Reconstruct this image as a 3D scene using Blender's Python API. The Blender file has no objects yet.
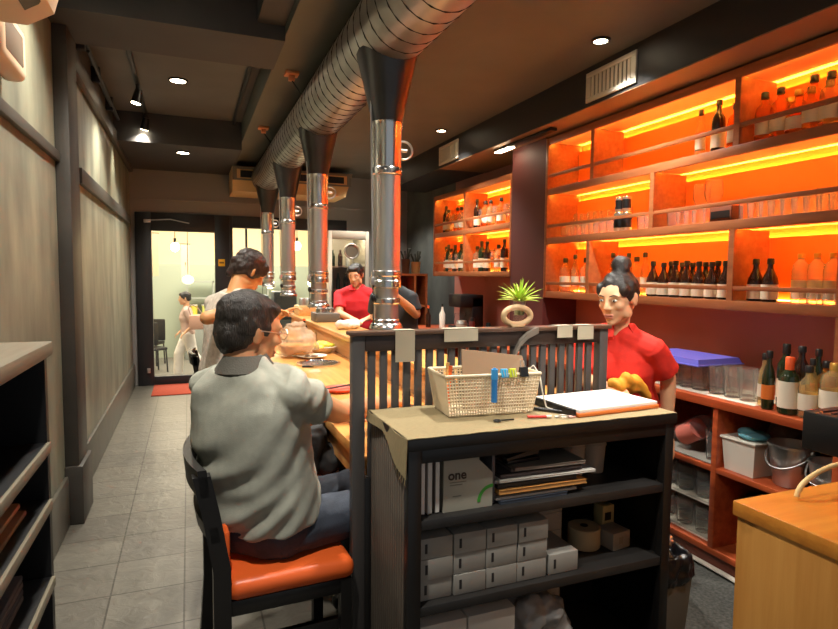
import bpy, bmesh, math, random
from mathutils import Vector, Matrix, noise, Euler
V = Vector
C = bpy.context.scene.collection
sc = bpy.context.scene
PI = math.pi
R = math.radians
rnd = random.Random(7)

# ------------------------------------------------------------------ camera, world, lights, exposure
FPX, YAW, PITCH, ROLL, CAMH = 585.8, R(21.47), R(-3.863), R(.502), 1.41
_d = V((math.sin(YAW) * math.cos(PITCH), math.cos(YAW) * math.cos(PITCH), math.sin(PITCH)))
_r0 = V((math.cos(YAW), -math.sin(YAW), 0))
_u0 = _r0.cross(_d)
_r = _r0 * math.cos(ROLL) + _u0 * math.sin(ROLL)
_u = _u0 * math.cos(ROLL) - _r0 * math.sin(ROLL)
CAM = V((0, 0, CAMH))
cam = bpy.data.cameras.new('camera')
cam.sensor_width = 36
cam.lens = FPX * 36 / 838
cam.clip_start = .02
co = bpy.data.objects.new('camera', cam)
C.objects.link(co)
m = Matrix((_r, _u, -_d)).transposed().to_4x4()
m.translation = CAM
co.matrix_world = m
sc.camera = co
sc.view_settings.view_transform = 'Standard'
sc.view_settings.look = 'None'
sc.view_settings.exposure = 0.45
sc.view_settings.gamma = 1
sc.view_settings.use_curve_mapping = False
sc.cycles.use_denoising = True
sc.cycles.max_bounces = 8
sc.cycles.transparent_max_bounces = 24
sc.cycles.caustics_reflective = False
sc.cycles.caustics_refractive = False
w = bpy.data.worlds.new('world')
sc.world = w
w.use_nodes = True
w.node_tree.nodes['Background'].inputs[0].default_value = (.92, .96, 1, 1)
w.node_tree.nodes['Background'].inputs[1].default_value = .22


def spot(name, loc, target, power, size, blend=.6, col=(1, .86, .66), rad=.05):
    l = bpy.data.lights.new(name, 'SPOT')
    l.energy = power
    l.spot_size = R(size)
    l.spot_blend = blend
    l.color = col
    l.shadow_soft_size = rad
    o = bpy.data.objects.new(name, l)
    C.objects.link(o)
    o.location = loc
    o.rotation_euler = (V(target) - V(loc)).to_track_quat('-Z', 'Y').to_euler()
    return o


def area(name, loc, target, power, sx, sy, col=(1, .88, .7)):
    l = bpy.data.lights.new(name, 'AREA')
    l.shape = 'RECTANGLE'
    l.size = sx
    l.size_y = sy
    l.energy = power
    l.color = col
    o = bpy.data.objects.new(name, l)
    C.objects.link(o)
    o.location = loc
    o.rotation_euler = (V(target) - V(loc)).to_track_quat('-Z', 'Y').to_euler()
    return o


WARM = (1, .95, .85)
# the lit hall beyond the glass front
area('hall_light', (.6, 11.4, 3.15), (.6, 11.4, 0), 400, 5, 4.5, (1, .92, .76))


def at(x, y, X=None, Y=None, Z=None):
    v = _d + _r * ((x - 419) / FPX) - _u * ((y - 314.5) / FPX)
    t = ((Y - CAM.y) / v.y) if Y is not None else ((X - CAM.x) / v.x) if X is not None else ((Z - CAM.z) / v.z)
    return CAM + v * t


# ------------------------------------------------------------------ materials
def lin(c):
    return tuple(((v / 255) / 12.92 if v / 255 <= .04045 else ((v / 255 + .055) / 1.055) ** 2.4) for v in c[:3])


MATS = {}


def mat(name, rgb, rough=.5, metal=0, var=0, scale=8, stretch=(1, 1, 1), bump=0, bscale=40, emit=0, spec=.5, rgb2=None, coat=0):
    if name in MATS:
        return MATS[name]
    M = bpy.data.materials.new(name)
    M.use_nodes = True
    nt = M.node_tree
    b = nt.nodes['Principled BSDF']
    c = lin(rgb)
    b.inputs['Base Color'].default_value = (*c, 1)
    b.inputs['Roughness'].default_value = rough
    b.inputs['Metallic'].default_value = metal
    b.inputs['Specular IOR Level'].default_value = spec
    if coat:
        b.inputs['Coat Weight'].default_value = coat
    if emit:
        b.inputs['Emission Color'].default_value = (*c, 1)
        b.inputs['Emission Strength'].default_value = emit
    if var or bump:
        tc = nt.nodes.new('ShaderNodeTexCoord')
        mp = nt.nodes.new('ShaderNodeMapping')
        mp.inputs['Scale'].default_value = stretch
        nt.links.new(tc.outputs['Object'], mp.inputs['Vector'])
        if var:
            n = nt.nodes.new('ShaderNodeTexNoise')
            n.inputs['Scale'].default_value = scale
            n.inputs['Detail'].default_value = 5
            nt.links.new(mp.outputs[0], n.inputs['Vector'])
            rp = nt.nodes.new('ShaderNodeValToRGB')
            c2 = lin(rgb2) if rgb2 else tuple(min(1, v * (1 + var)) for v in c)
            c1 = c if rgb2 else tuple(v * (1 - var) for v in c)
            rp.color_ramp.elements[0].color = (*c1, 1)
            rp.color_ramp.elements[1].color = (*c2, 1)
            rp.color_ramp.elements[0].position = .32
            rp.color_ramp.elements[1].position = .68
            nt.links.new(n.outputs['Fac'], rp.inputs[0])
            nt.links.new(rp.outputs[0], b.inputs['Base Color'])
        if bump:
            n2 = nt.nodes.new('ShaderNodeTexNoise')
            n2.inputs['Scale'].default_value = bscale
            n2.inputs['Detail'].default_value = 3
            nt.links.new(mp.outputs[0], n2.inputs['Vector'])
            bp = nt.nodes.new('ShaderNodeBump')
            bp.inputs['Strength'].default_value = bump
            bp.inputs['Distance'].default_value = .01
            nt.links.new(n2.outputs['Fac'], bp.inputs['Height'])
            nt.links.new(bp.outputs[0], b.inputs['Normal'])
    MATS[name] = M
    return M


def glass(name, rgb, clear=.8, rough=.03, haze=.10):
    """thin clear glass: tinted see-through with a mirror that grows towards the rim"""
    if name in MATS:
        return MATS[name]
    M = bpy.data.materials.new(name)
    M.use_nodes = True
    nt = M.node_tree
    nt.nodes.remove(nt.nodes['Principled BSDF'])
    out = nt.nodes['Material Output']
    tr = nt.nodes.new('ShaderNodeBsdfTransparent')
    tr.inputs[0].default_value = (*[clear * v for v in lin(rgb)], 1)
    gl = nt.nodes.new('ShaderNodeBsdfGlossy')
    gl.inputs['Color'].default_value = (.9, .9, .9, 1)
    gl.inputs['Roughness'].default_value = rough
    lw = nt.nodes.new('ShaderNodeLayerWeight')
    lw.inputs[0].default_value = .07
    df = nt.nodes.new('ShaderNodeBsdfTranslucent')
    df.inputs[0].default_value = (*lin(rgb), 1)
    d2 = nt.nodes.new('ShaderNodeBsdfDiffuse')
    d2.inputs[0].default_value = (*lin(rgb), 1)
    m1 = nt.nodes.new('ShaderNodeMixShader')
    m1.inputs[0].default_value = .5
    nt.links.new(df.outputs[0], m1.inputs[1])
    nt.links.new(d2.outputs[0], m1.inputs[2])
    m2 = nt.nodes.new('ShaderNodeMixShader')
    m2.inputs[0].default_value = haze  # milky share added so the glass looks lit from behind
    nt.links.new(tr.outputs[0], m2.inputs[1])
    nt.links.new(m1.outputs[0], m2.inputs[2])
    mx = nt.nodes.new('ShaderNodeMixShader')
    nt.links.new(lw.outputs['Fresnel'], mx.inputs[0])
    nt.links.new(m2.outputs[0], mx.inputs[1])
    nt.links.new(gl.outputs[0], mx.inputs[2])
    nt.links.new(mx.outputs[0], out.inputs[0])
    MATS[name] = M
    return M


def tile_mat():
    M = bpy.data.materials.new('slate_tile')
    M.use_nodes = True
    nt = M.node_tree
    b = nt.nodes['Principled BSDF']
    tc = nt.nodes.new('ShaderNodeTexCoord')
    mp = nt.nodes.new('ShaderNodeMapping')
    mp.inputs['Location'].default_value = (.34, -2.787 + .315 * 12, 0)
    nt.links.new(tc.outputs['Object'], mp.inputs['Vector'])
    br = nt.nodes.new('ShaderNodeTexBrick')
    br.offset = 0
    br.inputs['Scale'].default_value = 1
    br.inputs['Brick Width'].default_value = .30
    br.inputs['Row Height'].default_value = .315
    br.inputs['Mortar Size'].default_value = .004
    br.inputs['Color1'].default_value = (*lin((108, 103, 92)), 1)
    br.inputs['Color2'].default_value = (*lin((98, 93, 84)), 1)
    br.inputs['Mortar'].default_value = (*lin((62, 56, 48)), 1)
    nt.links.new(mp.outputs[0], br.inputs['Vector'])
    n = nt.nodes.new('ShaderNodeTexNoise')
    n.inputs['Scale'].default_value = 14
    n.inputs['Detail'].default_value = 6
    n.inputs['Distortion'].default_value = 1.2
    nt.links.new(tc.outputs['Object'], n.inputs['Vector'])
    mx = nt.nodes.new('ShaderNodeMix')
    mx.data_type = 'RGBA'
    mx.blend_type = 'MULTIPLY'
    mx.inputs[0].default_value = .55
    nt.links.new(br.outputs['Color'], mx.inputs[6])
    rp = nt.nodes.new('ShaderNodeValToRGB')
    rp.color_ramp.elements[0].position = .3
    rp.color_ramp.elements[0].color = (.55, .55, .55, 1)
    rp.color_ramp.elements[1].position = .7
    nt.links.new(n.outputs['Fac'], rp.inputs[0])
    nt.links.new(rp.outputs[0], mx.inputs[7])
    nt.links.new(mx.outputs[2], b.inputs['Base Color'])
    b.inputs['Roughness'].default_value = .38
    bp = nt.nodes.new('ShaderNodeBump')
    bp.inputs['Strength'].default_value = .5
    bp.inputs['Distance'].default_value = .006
    nt.links.new(n.outputs['Fac'], bp.inputs['Height'])
    nt.links.new(bp.outputs[0], b.inputs['Normal'])
    return M


def wood(name, a, b_, rough=.4, axis=1, scale=3, coat=0):
    s = [12, 12, 12]
    s[axis] = .9
    return mat(name, a, rough, var=.2, scale=scale, stretch=s, bump=.06, bscale=scale * 3, rgb2=b_, coat=coat)


m_plaster = mat('wall_plaster', (104, 105, 93), .5, var=.2, scale=3.2, stretch=(1.2, 1.3, .5), bump=.3, bscale=5, rgb2=(148, 149, 129))
m_darkpaint = mat('dark_paint', (62, 62, 64), .6, var=.1, scale=4)
m_ceil = mat('ceiling_paint', (92, 92, 92), .6, var=.1, scale=3)
m_ceil2 = mat('ceiling_bar_paint', (98, 98, 90), .6, var=.08, scale=3)
m_rail = mat('rail_paint', (72, 68, 62), .45)
m_base = mat('skirting_stone', (92, 88, 78), .4, var=.15, scale=6)
m_tile = tile_mat()
m_concrete = mat('bar_concrete', (66, 66, 62), .8, var=.5, scale=70, bump=.4, bscale=60)
m_backwall = mat('back_wall_paint', (142, 138, 134), .6)
m_frame = mat('door_frame_paint', (40, 40, 42), .4)
m_black = mat('black_lacquer', (24, 22, 21), .38, var=.2, scale=6)
m_slat = mat('black_slat', (78, 74, 72), .35)
m_soffit = mat('soffit_paint', (42, 42, 43), .5)
m_panel = mat('soffit_glow_panel', (146, 116, 88), .5)
m_concwall = mat('concrete_wall', (84, 86, 82), .7, var=.3, scale=3)
m_shelf = wood('shelf_wood', (174, 106, 64), (152, 88, 50), .45)
m_orange = mat('orange_back_panel', (252, 132, 44), .6)
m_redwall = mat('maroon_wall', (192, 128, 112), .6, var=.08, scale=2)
m_redpier = mat('maroon_pier', (92, 42, 38), .6)
m_redwood = wood('red_counter_wood', (178, 84, 44), (150, 62, 32), .35)
m_tabletop = wood('table_wood', (226, 164, 92), (206, 138, 70), .28, coat=.2)
m_counter = wood('front_counter_wood', (178, 126, 62), (160, 106, 46), .4, axis=2, scale=2.5)
m_countertop = wood('front_counter_top', (192, 126, 48), (176, 106, 36), .3, axis=0, scale=2.5)
m_beige = wood('shelf_edge_wood', (138, 129, 110), (120, 111, 92), .5)
m_steel = mat('brushed_steel', (214, 210, 204), .34, 1, var=.08, scale=30, stretch=(1, 1, .05))
m_duct = mat('spiral_duct_steel', (190, 188, 184), .36, 1, var=.15, scale=5)
m_seam = mat('duct_seam', (52, 50, 48), .5, .6)
m_hopper = mat('hood_dark_steel', (80, 79, 78), .36, .8, var=.15, scale=5)
m_chrome = mat('chrome', (224, 224, 222), .2, 1)
m_white = mat('white_plastic', (226, 218, 204), .4)
m_cream = mat('cream_plastic', (236, 214, 182), .4)
m_paper = mat('white_paper', (236, 232, 224), .7)
m_carton = mat('white_carton', (152, 149, 142), .6, var=.06, scale=10)
m_dark = mat('dark_plastic', (20, 20, 22), .4)
m_orangebox = mat('orange_plastic', (226, 150, 104), .5)
m_linen = mat('linen', (150, 133, 97), .85, var=.12, scale=60, stretch=(1, 6, 1), bump=.4, bscale=220)
m_tape = mat('paper_tape', (176, 166, 144), .7)
m_seat = mat('orange_seat_leather', (240, 104, 44), .38, bump=.05, bscale=60)
m_led = mat('led_strip', (255, 190, 84), .5, emit=165)
m_led2 = mat('led_strip_front', (255, 190, 84), .5, emit=24)
m_under = mat('board_underside_glow', (236, 206, 150), .6)
m_lamp = mat('lamp_disc', (255, 236, 200), .5, emit=24)
m_under = mat('board_underside_glow', (236, 206, 150), .6)
m_bulb = mat('bulb_glow', (255, 226, 170), .5, emit=22)
m_skin = mat('skin', (224, 172, 132), .5, var=.06, scale=12)
m_skin2 = mat('skin_tan', (212, 152, 108), .5, var=.06, scale=12)
m_hair = mat('black_hair', (30, 25, 23), .42, var=.4, scale=30, stretch=(3, 3, .6), bump=.5, bscale=90)
m_hairg = mat('greying_hair', (46, 40, 36), .45, var=.4, scale=24, stretch=(3, 3, .6), bump=.6, bscale=80)
m_lips = mat('lips', (198, 124, 104), .45)
m_eye = mat('eye_white', (230, 224, 216), .3)
m_iris = mat('iris', (30, 20, 16), .2)
m_pane = glass('window_pane', (250, 250, 248), .99, .02, .01)
m_clear = glass('clear_glass', (252, 252, 250), .99, .03, .07)
m_amber = glass('amber_glass', (252, 206, 124), .98, .03, .2)
m_flagon = glass('flagon_glass', (252, 244, 226), .99, .03, .28)
m_brownglass = mat('dark_brown_bottle', (44, 20, 10), .12, spec=.7)
m_greenglass = mat('dark_green_bottle', (34, 44, 24), .12, spec=.7)
m_pale = glass('pale_liquor_glass', (252, 236, 190), .98, .03, .2)
m_label = mat('bottle_label_paper', (222, 210, 188), .6)
m_label2 = mat('bottle_label_orange', (214, 112, 40), .6)
m_cap = mat('bottle_cap_black', (26, 22, 22), .4)
m_capgold = mat('bottle_cap_gold', (196, 150, 70), .35, .6)
m_capred = mat('bottle_cap_orange', (232, 92, 40), .45)


# ------------------------------------------------------------------ mesh helper
class MB:
    def __init__(s):
        s.bm = bmesh.new()
        s.mi = 0

    def _merge(s, t, M=None):
        if M is not None:
            bmesh.ops.transform(t, matrix=M, verts=t.verts)
        mp = {}
        for v in t.verts:
            mp[v] = s.bm.verts.new(v.co)
        for f in t.faces:
            try:
                g = s.bm.faces.new([mp[v] for v in f.verts])
                g.material_index = s.mi
                g.smooth = True
            except ValueError:
                pass
        t.free()
        return s

    def box(s, lo, hi, bev=0, M=None, seg=2):
        t = bmesh.new()
        bmesh.ops.create_cube(t, size=1)
        lo, hi = V(lo), V(hi)
        for v in t.verts:
            v.co = V(((lo[i] + hi[i]) / 2 + v.co[i] * (hi[i] - lo[i])) for i in range(3))
        if bev:
            bmesh.ops.bevel(t, geom=t.edges[:], offset=bev, segments=seg, profile=.5, affect='EDGES')
        return s._merge(t, M)

    def hexa(s, pts):
        """eight corners: bottom four counter-clockwise, then top four"""
        t = bmesh.new()
        v = [t.verts.new(p) for p in pts]
        for f in ((3, 2, 1, 0), (4, 5, 6, 7), (0, 1, 5, 4), (1, 2, 6, 5), (2, 3, 7, 6), (3, 0, 4, 7)):
            t.faces.new([v[i] for i in f])
        return s._merge(t)

    def lathe(s, prof, c=(0, 0, 0), n=20, M=None, cap=True):
        t = bmesh.new()
        rings = []
        for (r, z) in prof:
            rings.append([t.verts.new((max(r, 1e-4) * math.cos(2 * PI * k / n), max(r, 1e-4) * math.sin(2 * PI * k / n), z)) for k in range(n)])
        for a, b in zip(rings, rings[1:]):
            for k in range(n):
                t.faces.new((a[k], a[(k + 1) % n], b[(k + 1) % n], b[k]))
        if cap:
            t.faces.new(rings[0][::-1])
            t.faces.new(rings[-1])
        MM = Matrix.Translation(V(c))
        if M is not None:
            MM = M @ MM
        return s._merge(t, MM)

    def loft(s, rings, cap=True):
        t = bmesh.new()
        vr = [[t.verts.new(p) for p in r] for r in rings]
        n = len(vr[0])
        for a, b in zip(vr, vr[1:]):
            for k in range(n):
                t.faces.new((a[k], a[(k + 1) % n], b[(k + 1) % n], b[k]))
        if cap:
            t.faces.new(vr[0][::-1])
            t.faces.new(vr[-1])
        return s._merge(t)

    def tube(s, pts, r, n=8, close=False, cap=True):
        pts = [V(p) for p in pts]
        rs = r if isinstance(r, (list, tuple)) else [r] * len(pts)
        rings = []
        prev = None
        L = len(pts)
        for i, p in enumerate(pts):
            if close:
                d = pts[(i + 1) % L] - pts[i - 1]
            else:
                d = pts[min(i + 1, L - 1)] - pts[max(i - 1, 0)]
            d.normalize()
            if prev is None:
                a = d.orthogonal().normalized()
            else:
                a = (prev - d * prev.dot(d)).normalized()
            prev = a
            b = d.cross(a)
            rings.append([p + (a * math.cos(2 * PI * k / n) + b * math.sin(2 * PI * k / n)) * rs[i] for k in range(n)])
        if close:
            rings.append(rings[0])
            return s.loft(rings, False)
        return s.loft(rings, cap)

    def cap(s, a, ra, b, rb, n=14):
        """tapered capsule"""
        a, b = V(a), V(b)
        d = (b - a).normalized() if (b - a).length > 1e-6 else V((0, 0, 1))
        x = d.orthogonal().normalized()
        y = d.cross(x)
        rings = []
        K = 5
        for k in range(K):
            th = -PI / 2 + (k + .4) / K * PI / 2
            rings.append((a + d * ra * math.sin(th), ra * math.cos(th)))
        for k in range(K):
            th = (k + .6) / K * PI / 2
            rings.append((b + d * rb * math.sin(th), rb * math.cos(th)))
        return s.loft([[p + (x * math.cos(2 * PI * k / n) + y * math.sin(2 * PI * k / n)) * r for k in range(n)] for p, r in rings])

    def ell(s, c, r, M=None, u=20, v=12):
        t = bmesh.new()
        bmesh.ops.create_uvsphere(t, u_segments=u, v_segments=v, radius=1)
        A = Matrix.Translation(V(c)) @ Matrix.Diagonal((r[0], r[1], r[2], 1))
        return s._merge(t, M @ A if M is not None else A)

    def torus(s, c, R_, r, M=None, n=28, k=10):
        pts = [(R_ * math.cos(2 * PI * i / n), R_ * math.sin(2 * PI * i / n), 0) for i in range(n)]
        A = Matrix.Translation(V(c)) @ (M if M is not None else Matrix())
        return s.tube([A @ V(p) for p in pts], r, k, close=True)

    def prism(s, poly, axis, a, b):
        """polygon in the two other axes, swept from a to b along axis"""
        def P(p, h):
            q = [0, 0, 0]
            o = [i for i in range(3) if i != axis]
            q[o[0]], q[o[1]], q[axis] = p[0], p[1], h
            return q
        return s.loft([[P(p, a) for p in poly], [P(p, b) for p in poly]])

    def sheet(s, f, nu, nv, th=0):
        """grid surface f(u,v) with a thickness along -normal (approximately -z)"""
        t = bmesh.new()
        g = [[t.verts.new(f(i / nu, j / nv)) for j in range(nv + 1)] for i in range(nu + 1)]
        for i in range(nu):
            for j in range(nv):
                t.faces.new((g[i][j], g[i + 1][j], g[i + 1][j + 1], g[i][j + 1]))
        if th:
            t.normal_update()
            bmesh.ops.solidify(t, geom=t.faces[:], thickness=th)
        return s._merge(t)

    def use(s, i):
        s.mi = i
        return s

    def build(s, name, mats, parent=None, world=False, ang=38):
        me = bpy.data.meshes.new(name)
        bmesh.ops.recalc_face_normals(s.bm, faces=s.bm.faces[:])
        s.bm.to_mesh(me)
        s.bm.free()
        for q in (mats if isinstance(mats, (list, tuple)) else [mats]):
            me.materials.append(q)
        me.set_sharp_from_angle(angle=R(ang))
        o = bpy.data.objects.new(name, me)
        C.objects.link(o)
        if parent is not None:
            o.parent = parent
            if world:
                top = parent
                while top.parent:
                    top = top.parent
                me.transform(Matrix.Translation(-top.location))
        return o

    def blob(s, name, mats, parent=None, voxel=.006, smooth=2, wr=None, world=True):
        """fuse all shapes into one continuous surface"""
        o = MB.build(s, name, mats, None)
        md = o.modifiers.new('r', 'REMESH')
        md.mode = 'VOXEL'
        md.voxel_size = voxel
        sm = o.modifiers.new('s', 'SMOOTH')
        sm.factor = .5
        sm.iterations = smooth
        ts = bpy.data.scenes.get('work') or bpy.data.scenes.new('work')
        ts.collection.objects.link(o)
        with bpy.context.temp_override(scene=ts, view_layer=ts.view_layers[0]):
            dg = bpy.context.evaluated_depsgraph_get()
            me = bpy.data.meshes.new_from_object(o.evaluated_get(dg))
        ts.collection.objects.unlink(o)
        o.modifiers.clear()
        old = o.data
        o.data = me
        me.name = name
        if wr:
            nv = len(me.vertices)
            co = [0.0] * (3 * nv)
            no = [0.0] * (3 * nv)
            me.vertices.foreach_get('co', co)
            me.vertices.foreach_get('normal', no)
            for k in range(0, 3 * nv, 3):
                q = wr(V(co[k:k + 3]))
                co[k] += no[k] * q
                co[k + 1] += no[k + 1] * q
                co[k + 2] += no[k + 2] * q
            me.vertices.foreach_set('co', co)
            me.update()
        me.shade_smooth()
        if not me.materials:
            for q in (mats if isinstance(mats, (list, tuple)) else [mats]):
                me.materials.append(q)
        if parent is not None:
            o.parent = parent
            if world:
                top = parent
                while top.parent:
                    top = top.parent
                me.transform(Matrix.Translation(-top.location))
        return o


def tag(o, label, cat, group=None, kind=None):
    o['label'] = label
    o['category'] = cat
    if group:
        o['group'] = group
    if kind:
        o['kind'] = kind
    return o


def thing(name, label, cat, loc=(0, 0, 0), rz=0, group=None):
    o = bpy.data.objects.new(name, None)
    o.empty_display_size = .05
    C.objects.link(o)
    o.location = loc
    o.rotation_euler = (0, 0, rz)
    return tag(o, label, cat, group)


def struct(name, mb, mats, label=None, parent=None):
    o = mb.build(name, mats, parent)
    if parent is None:
        o['kind'] = 'structure'
        if label:
            o['label'] = label
            o['category'] = name.split('_')[0]
    return o


KIDS = {}


def dup(root, loc, rz=0, label=None, group=None, s=None, swap=None):
    """copy a thing with its parts and sub-parts"""
    r = root.copy()
    C.objects.link(r)
    r.location = loc
    r.rotation_euler = (0, 0, rz)
    if s:
        r.scale = s if isinstance(s, tuple) else (s, s, s)
    if label:
        r['label'] = label
    if group:
        r['group'] = group
    if root.name not in KIDS:
        KIDS[root.name] = list(root.children)
    for ch in KIDS[root.name]:
        c = ch.copy()
        C.objects.link(c)
        c.parent = r
    return r


ORD = 'first second third fourth fifth sixth seventh eighth ninth tenth eleventh twelfth thirteenth fourteenth fifteenth sixteenth'.split()
SKIPPED = []


# ------------------------------------------------------------------ the room
XW, YB = -.655, 8.0
struct('floor', MB().box((-.8, -.9, -.08), (.56, 8.1, 0)), m_tile)
struct('floor_bar', MB().box((.56, -.9, -.08), (3.1, 8.1, 0)), m_concrete)
struct('wall_left', MB().box((XW - .1, -.9, 0), (XW, 8.1, 2.95)), m_plaster)
mb = MB().box((XW, 3.68, 0), (-.585, 3.97, 2.95), .004)
mb.box((XW, 3.66, 0), (-.565, 3.99, .33), .006)
struct('pillar', mb, mat('pillar_paint', (60, 55, 50), .5, var=.15, scale=5))
struct('baseboard_left', MB().box((XW, 3.99, 0), (-.635, 8.0, .28), .004).box((XW, -.5, 0), (-.635, 3.66, .28), .004), m_base)
struct('trim_1', MB().box((XW, -.5, 2.0), (-.63, 3.68, 2.05), .003), m_rail)
struct('trim_2', MB().box((XW, 4.35, 1.98), (-.625, 7.75, 2.08), .004), m_rail)
struct('trim_3', MB().box((XW, 3.97, 2.63), (-.61, 8.0, 2.75), .004), m_rail)
struct('trim_4', MB().box((XW, 3.97, 2.75), (-.645, 6.35, 2.95)), m_rail)
struct('ceiling', MB().box((XW - .1, -.9, 2.95), (.53, 6.35, 3.05)), m_ceil)
struct('ceiling_back', MB().box((XW - .1, 6.35, 2.67), (.53, 8.0, 3.05)), m_darkpaint)
struct('beam_cross', MB().box((XW, 3.45, 2.72), (.53, 3.95, 2.95)), m_darkpaint)
struct('beam_aisle', MB().box((.38, -.9, 2.80), (.53, 3.95, 2.95)), m_darkpaint)
struct('ceiling_bar', MB().box((.53, -.9, 2.745), (3.1, 8.1, 3.05)), m_ceil2)
so = struct('beam_soffit', MB().box((2.41, -.9, 2.5), (3.0, 7.3, 2.745)), m_soffit)
MB().box((2.412, -.9, 2.494), (2.95, 5.6, 2.5)).build('soffit_glow_panel', m_panel, so)  # added sheet, its brown stands for orange light under the soffit
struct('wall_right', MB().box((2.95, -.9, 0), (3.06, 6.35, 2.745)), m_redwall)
struct('wall_right_back', MB().box((2.95, 6.35, 0), (3.06, 8.1, 2.745)), m_concwall)
mb = MB().box((XW, YB, 2.15), (2.95, YB + .12, 2.745)).box((XW, YB, 0), (-.60, YB + .12, 2.15)).box((2.05, YB, 0), (2.95, YB + .12, 2.15))
mb.box((-.60, YB - .02, 2.31), (2.95, YB, 2.335))
struct('wall_back', mb, m_backwall)
# glass door
mb = MB()
for lo, hi in (((-.60, 7.97, 0), (-.42, 8.1, 2.15)), ((.32, 7.97, 0), (.50, 8.1, 2.15)), ((-.42, 7.97, 1.93), (.32, 8.1, 2.15)), ((-.42, 7.97, 0), (.32, 8.1, .11))):
    mb.box(lo, hi, .004)
do = struct('door_1', mb, m_frame)
MB().box((-.42, 8.02, .11), (.32, 8.03, 1.93)).build('glass_pane', m_pane, do)
MB().box((-.50, 7.92, 2.02), (-.42, 7.97, 2.06), .008).tube([(-.46, 7.94, 2.05), (-.2, 7.93, 2.07), (.02, 7.95, 2.03)], .007).build('door_closer', m_steel, do)
MB().box((-.50, 7.945, .16), (-.46, 7.97, .22), .006).build('door_lock', m_steel, do)
mb = MB()
for lo, hi in (((.50, 7.97, 0), (.54, 8.1, 2.15)), ((.54, 7.97, 2.0), (2.05, 8.1, 2.15)), ((1.98, 7.97, 0), (2.05, 8.1, 2.0)), ((.54, 7.97, 0), (1.98, 8.1, .11))):
    mb.box(lo, hi, .004)
wi = struct('window_1', mb, m_frame)
MB().box((.54, 8.02, .11), (1.98, 8.03, 2.0)).build('glass_pane', m_pane, wi)
tag(MB().box((.36, 7.962, 1.50), (.44, 7.97, 1.59), .002).use(1).box((.372, 7.960, 1.535), (.428, 7.963, 1.555)).build('sticker', [mat('yellow_sticker', (232, 176, 32), .5), mat('sticker_dark', (120, 84, 20), .6)]),
    'small yellow sticker on the dark frame beside the glass door', 'sign')

# ---- lamps set in the ceilings
def downlight(loc, label, power, size=120, r=.05, aim=None):
    t = thing('ceiling_downlight', label, 'ceiling light', loc)
    MB().lathe([(r + .014, -.004), (r + .014, -.012), (r, -.012), (r, -.004)], n=24, cap=False).lathe([(r + .014, -.0005), (r + .014, -.004)], n=24).build('trim_ring', m_frame, t)
    MB().lathe([(r * .96, -.009), (r * .96, -.0055)], n=24).build('lamp_disc', m_lamp, t)
    l = spot('downlight_lamp', (0, 0, -.03), V(aim) - V(loc) if aim else (0, 0, -2), power, size, .8 if aim is None else 1, WARM, r)
    l.parent = t
    return t


LP = dict(a1=125, a2=110, a3=100, a4=90, bar=130, tab=120, cab=150)
downlight((-.05, 1.0, 2.95), 'round downlight over the aisle above the viewer', LP['a1'], 125)
downlight((-.05, 2.9, 2.95), 'round downlight in the aisle ceiling just before the dark cross beam', LP['a2'], 130)
downlight((-.052, 5.18, 2.95), 'bright round downlight in the grey aisle ceiling', LP['a3'], 140, .06)
downlight((-.032, 6.70, 2.67), 'bright round downlight in the low dark ceiling before the glass door', LP['a4'], 130, .06)
downlight((2.19, 2.80, 2.745), 'round downlight beside the soffit near the large white vent', LP['bar'], 110, .04)
downlight((2.19, 5.05, 2.745), 'round downlight beside the soffit near the far white vent', LP['bar'], 110, .04)
downlight((1.75, .75, 2.745), 'round downlight above the black cabinet of papers', LP['cab'], 46, .04, (1.42, 1.95, 1.05))
downlight((2.19, 7.0, 2.745), 'added round downlight, unseen behind the nearest exhaust pipe at the far end of the bar', 100, 120, .04)  # added lamp out of sight, brightens the far concrete wall
for k, y in enumerate((2.0, 3.5, 5.0, 6.5)):
    downlight((1.22, y, 2.745), f'{ORD[k]} added downlight from the viewer, unseen above the steel duct', LP['tab'], 100, .04)  # added lamps kept out of sight, brighten the dining counter

# ---- track rail with two spot heads
def track_lamp(loc, aim, label, power):
    t = thing('track_spotlight', label, 'spotlight', loc)
    d = (V(aim) - V(loc)).normalized()
    MB().tube([(0, 0, 0), (0, 0, -.07)], .012).build('stem', m_dark, t)
    c = V((0, 0, -.09))
    MB().tube([c - d * .05, c + d * .06], [.028, .04], 16).build('lamp_head', m_dark, t)
    MB().tube([c + d * .0605, c + d * .064], .035, 16).build('lamp_disc', m_lamp, t)
    l = spot('spot_lamp', c + d * .08, V((0, 0, -.09)) + d * 2, power, 100, .9, (1, .9, .72), .03)
    l.parent = t
tag(MB().box((-.375, 4.4, 2.925), (-.345, 6.35, 2.95), .003).build('lamp_track', m_dark), 'thin black lamp track on the grey aisle ceiling', 'track')
track_lamp((-.36, 5.35, 2.925), (-.655, 5.3, 1.6), 'black track spotlight nearer the viewer aimed at the left wall', 60)
track_lamp((-.36, 6.28, 2.925), (-.655, 6.7, 1.6), 'black track spotlight at the far end of the lamp track', 34)
tag(MB().box((-.375, 1.6, 2.925), (-.345, 3.4, 2.95), .003).build('lamp_track', m_dark), 'black lamp track above the wall air conditioner', 'track')
track_lamp((-.36, 3.1, 2.925), (-.655, 3.2, 1.7), 'black track spotlight aimed at the wall before the pillar', 26)

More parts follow.
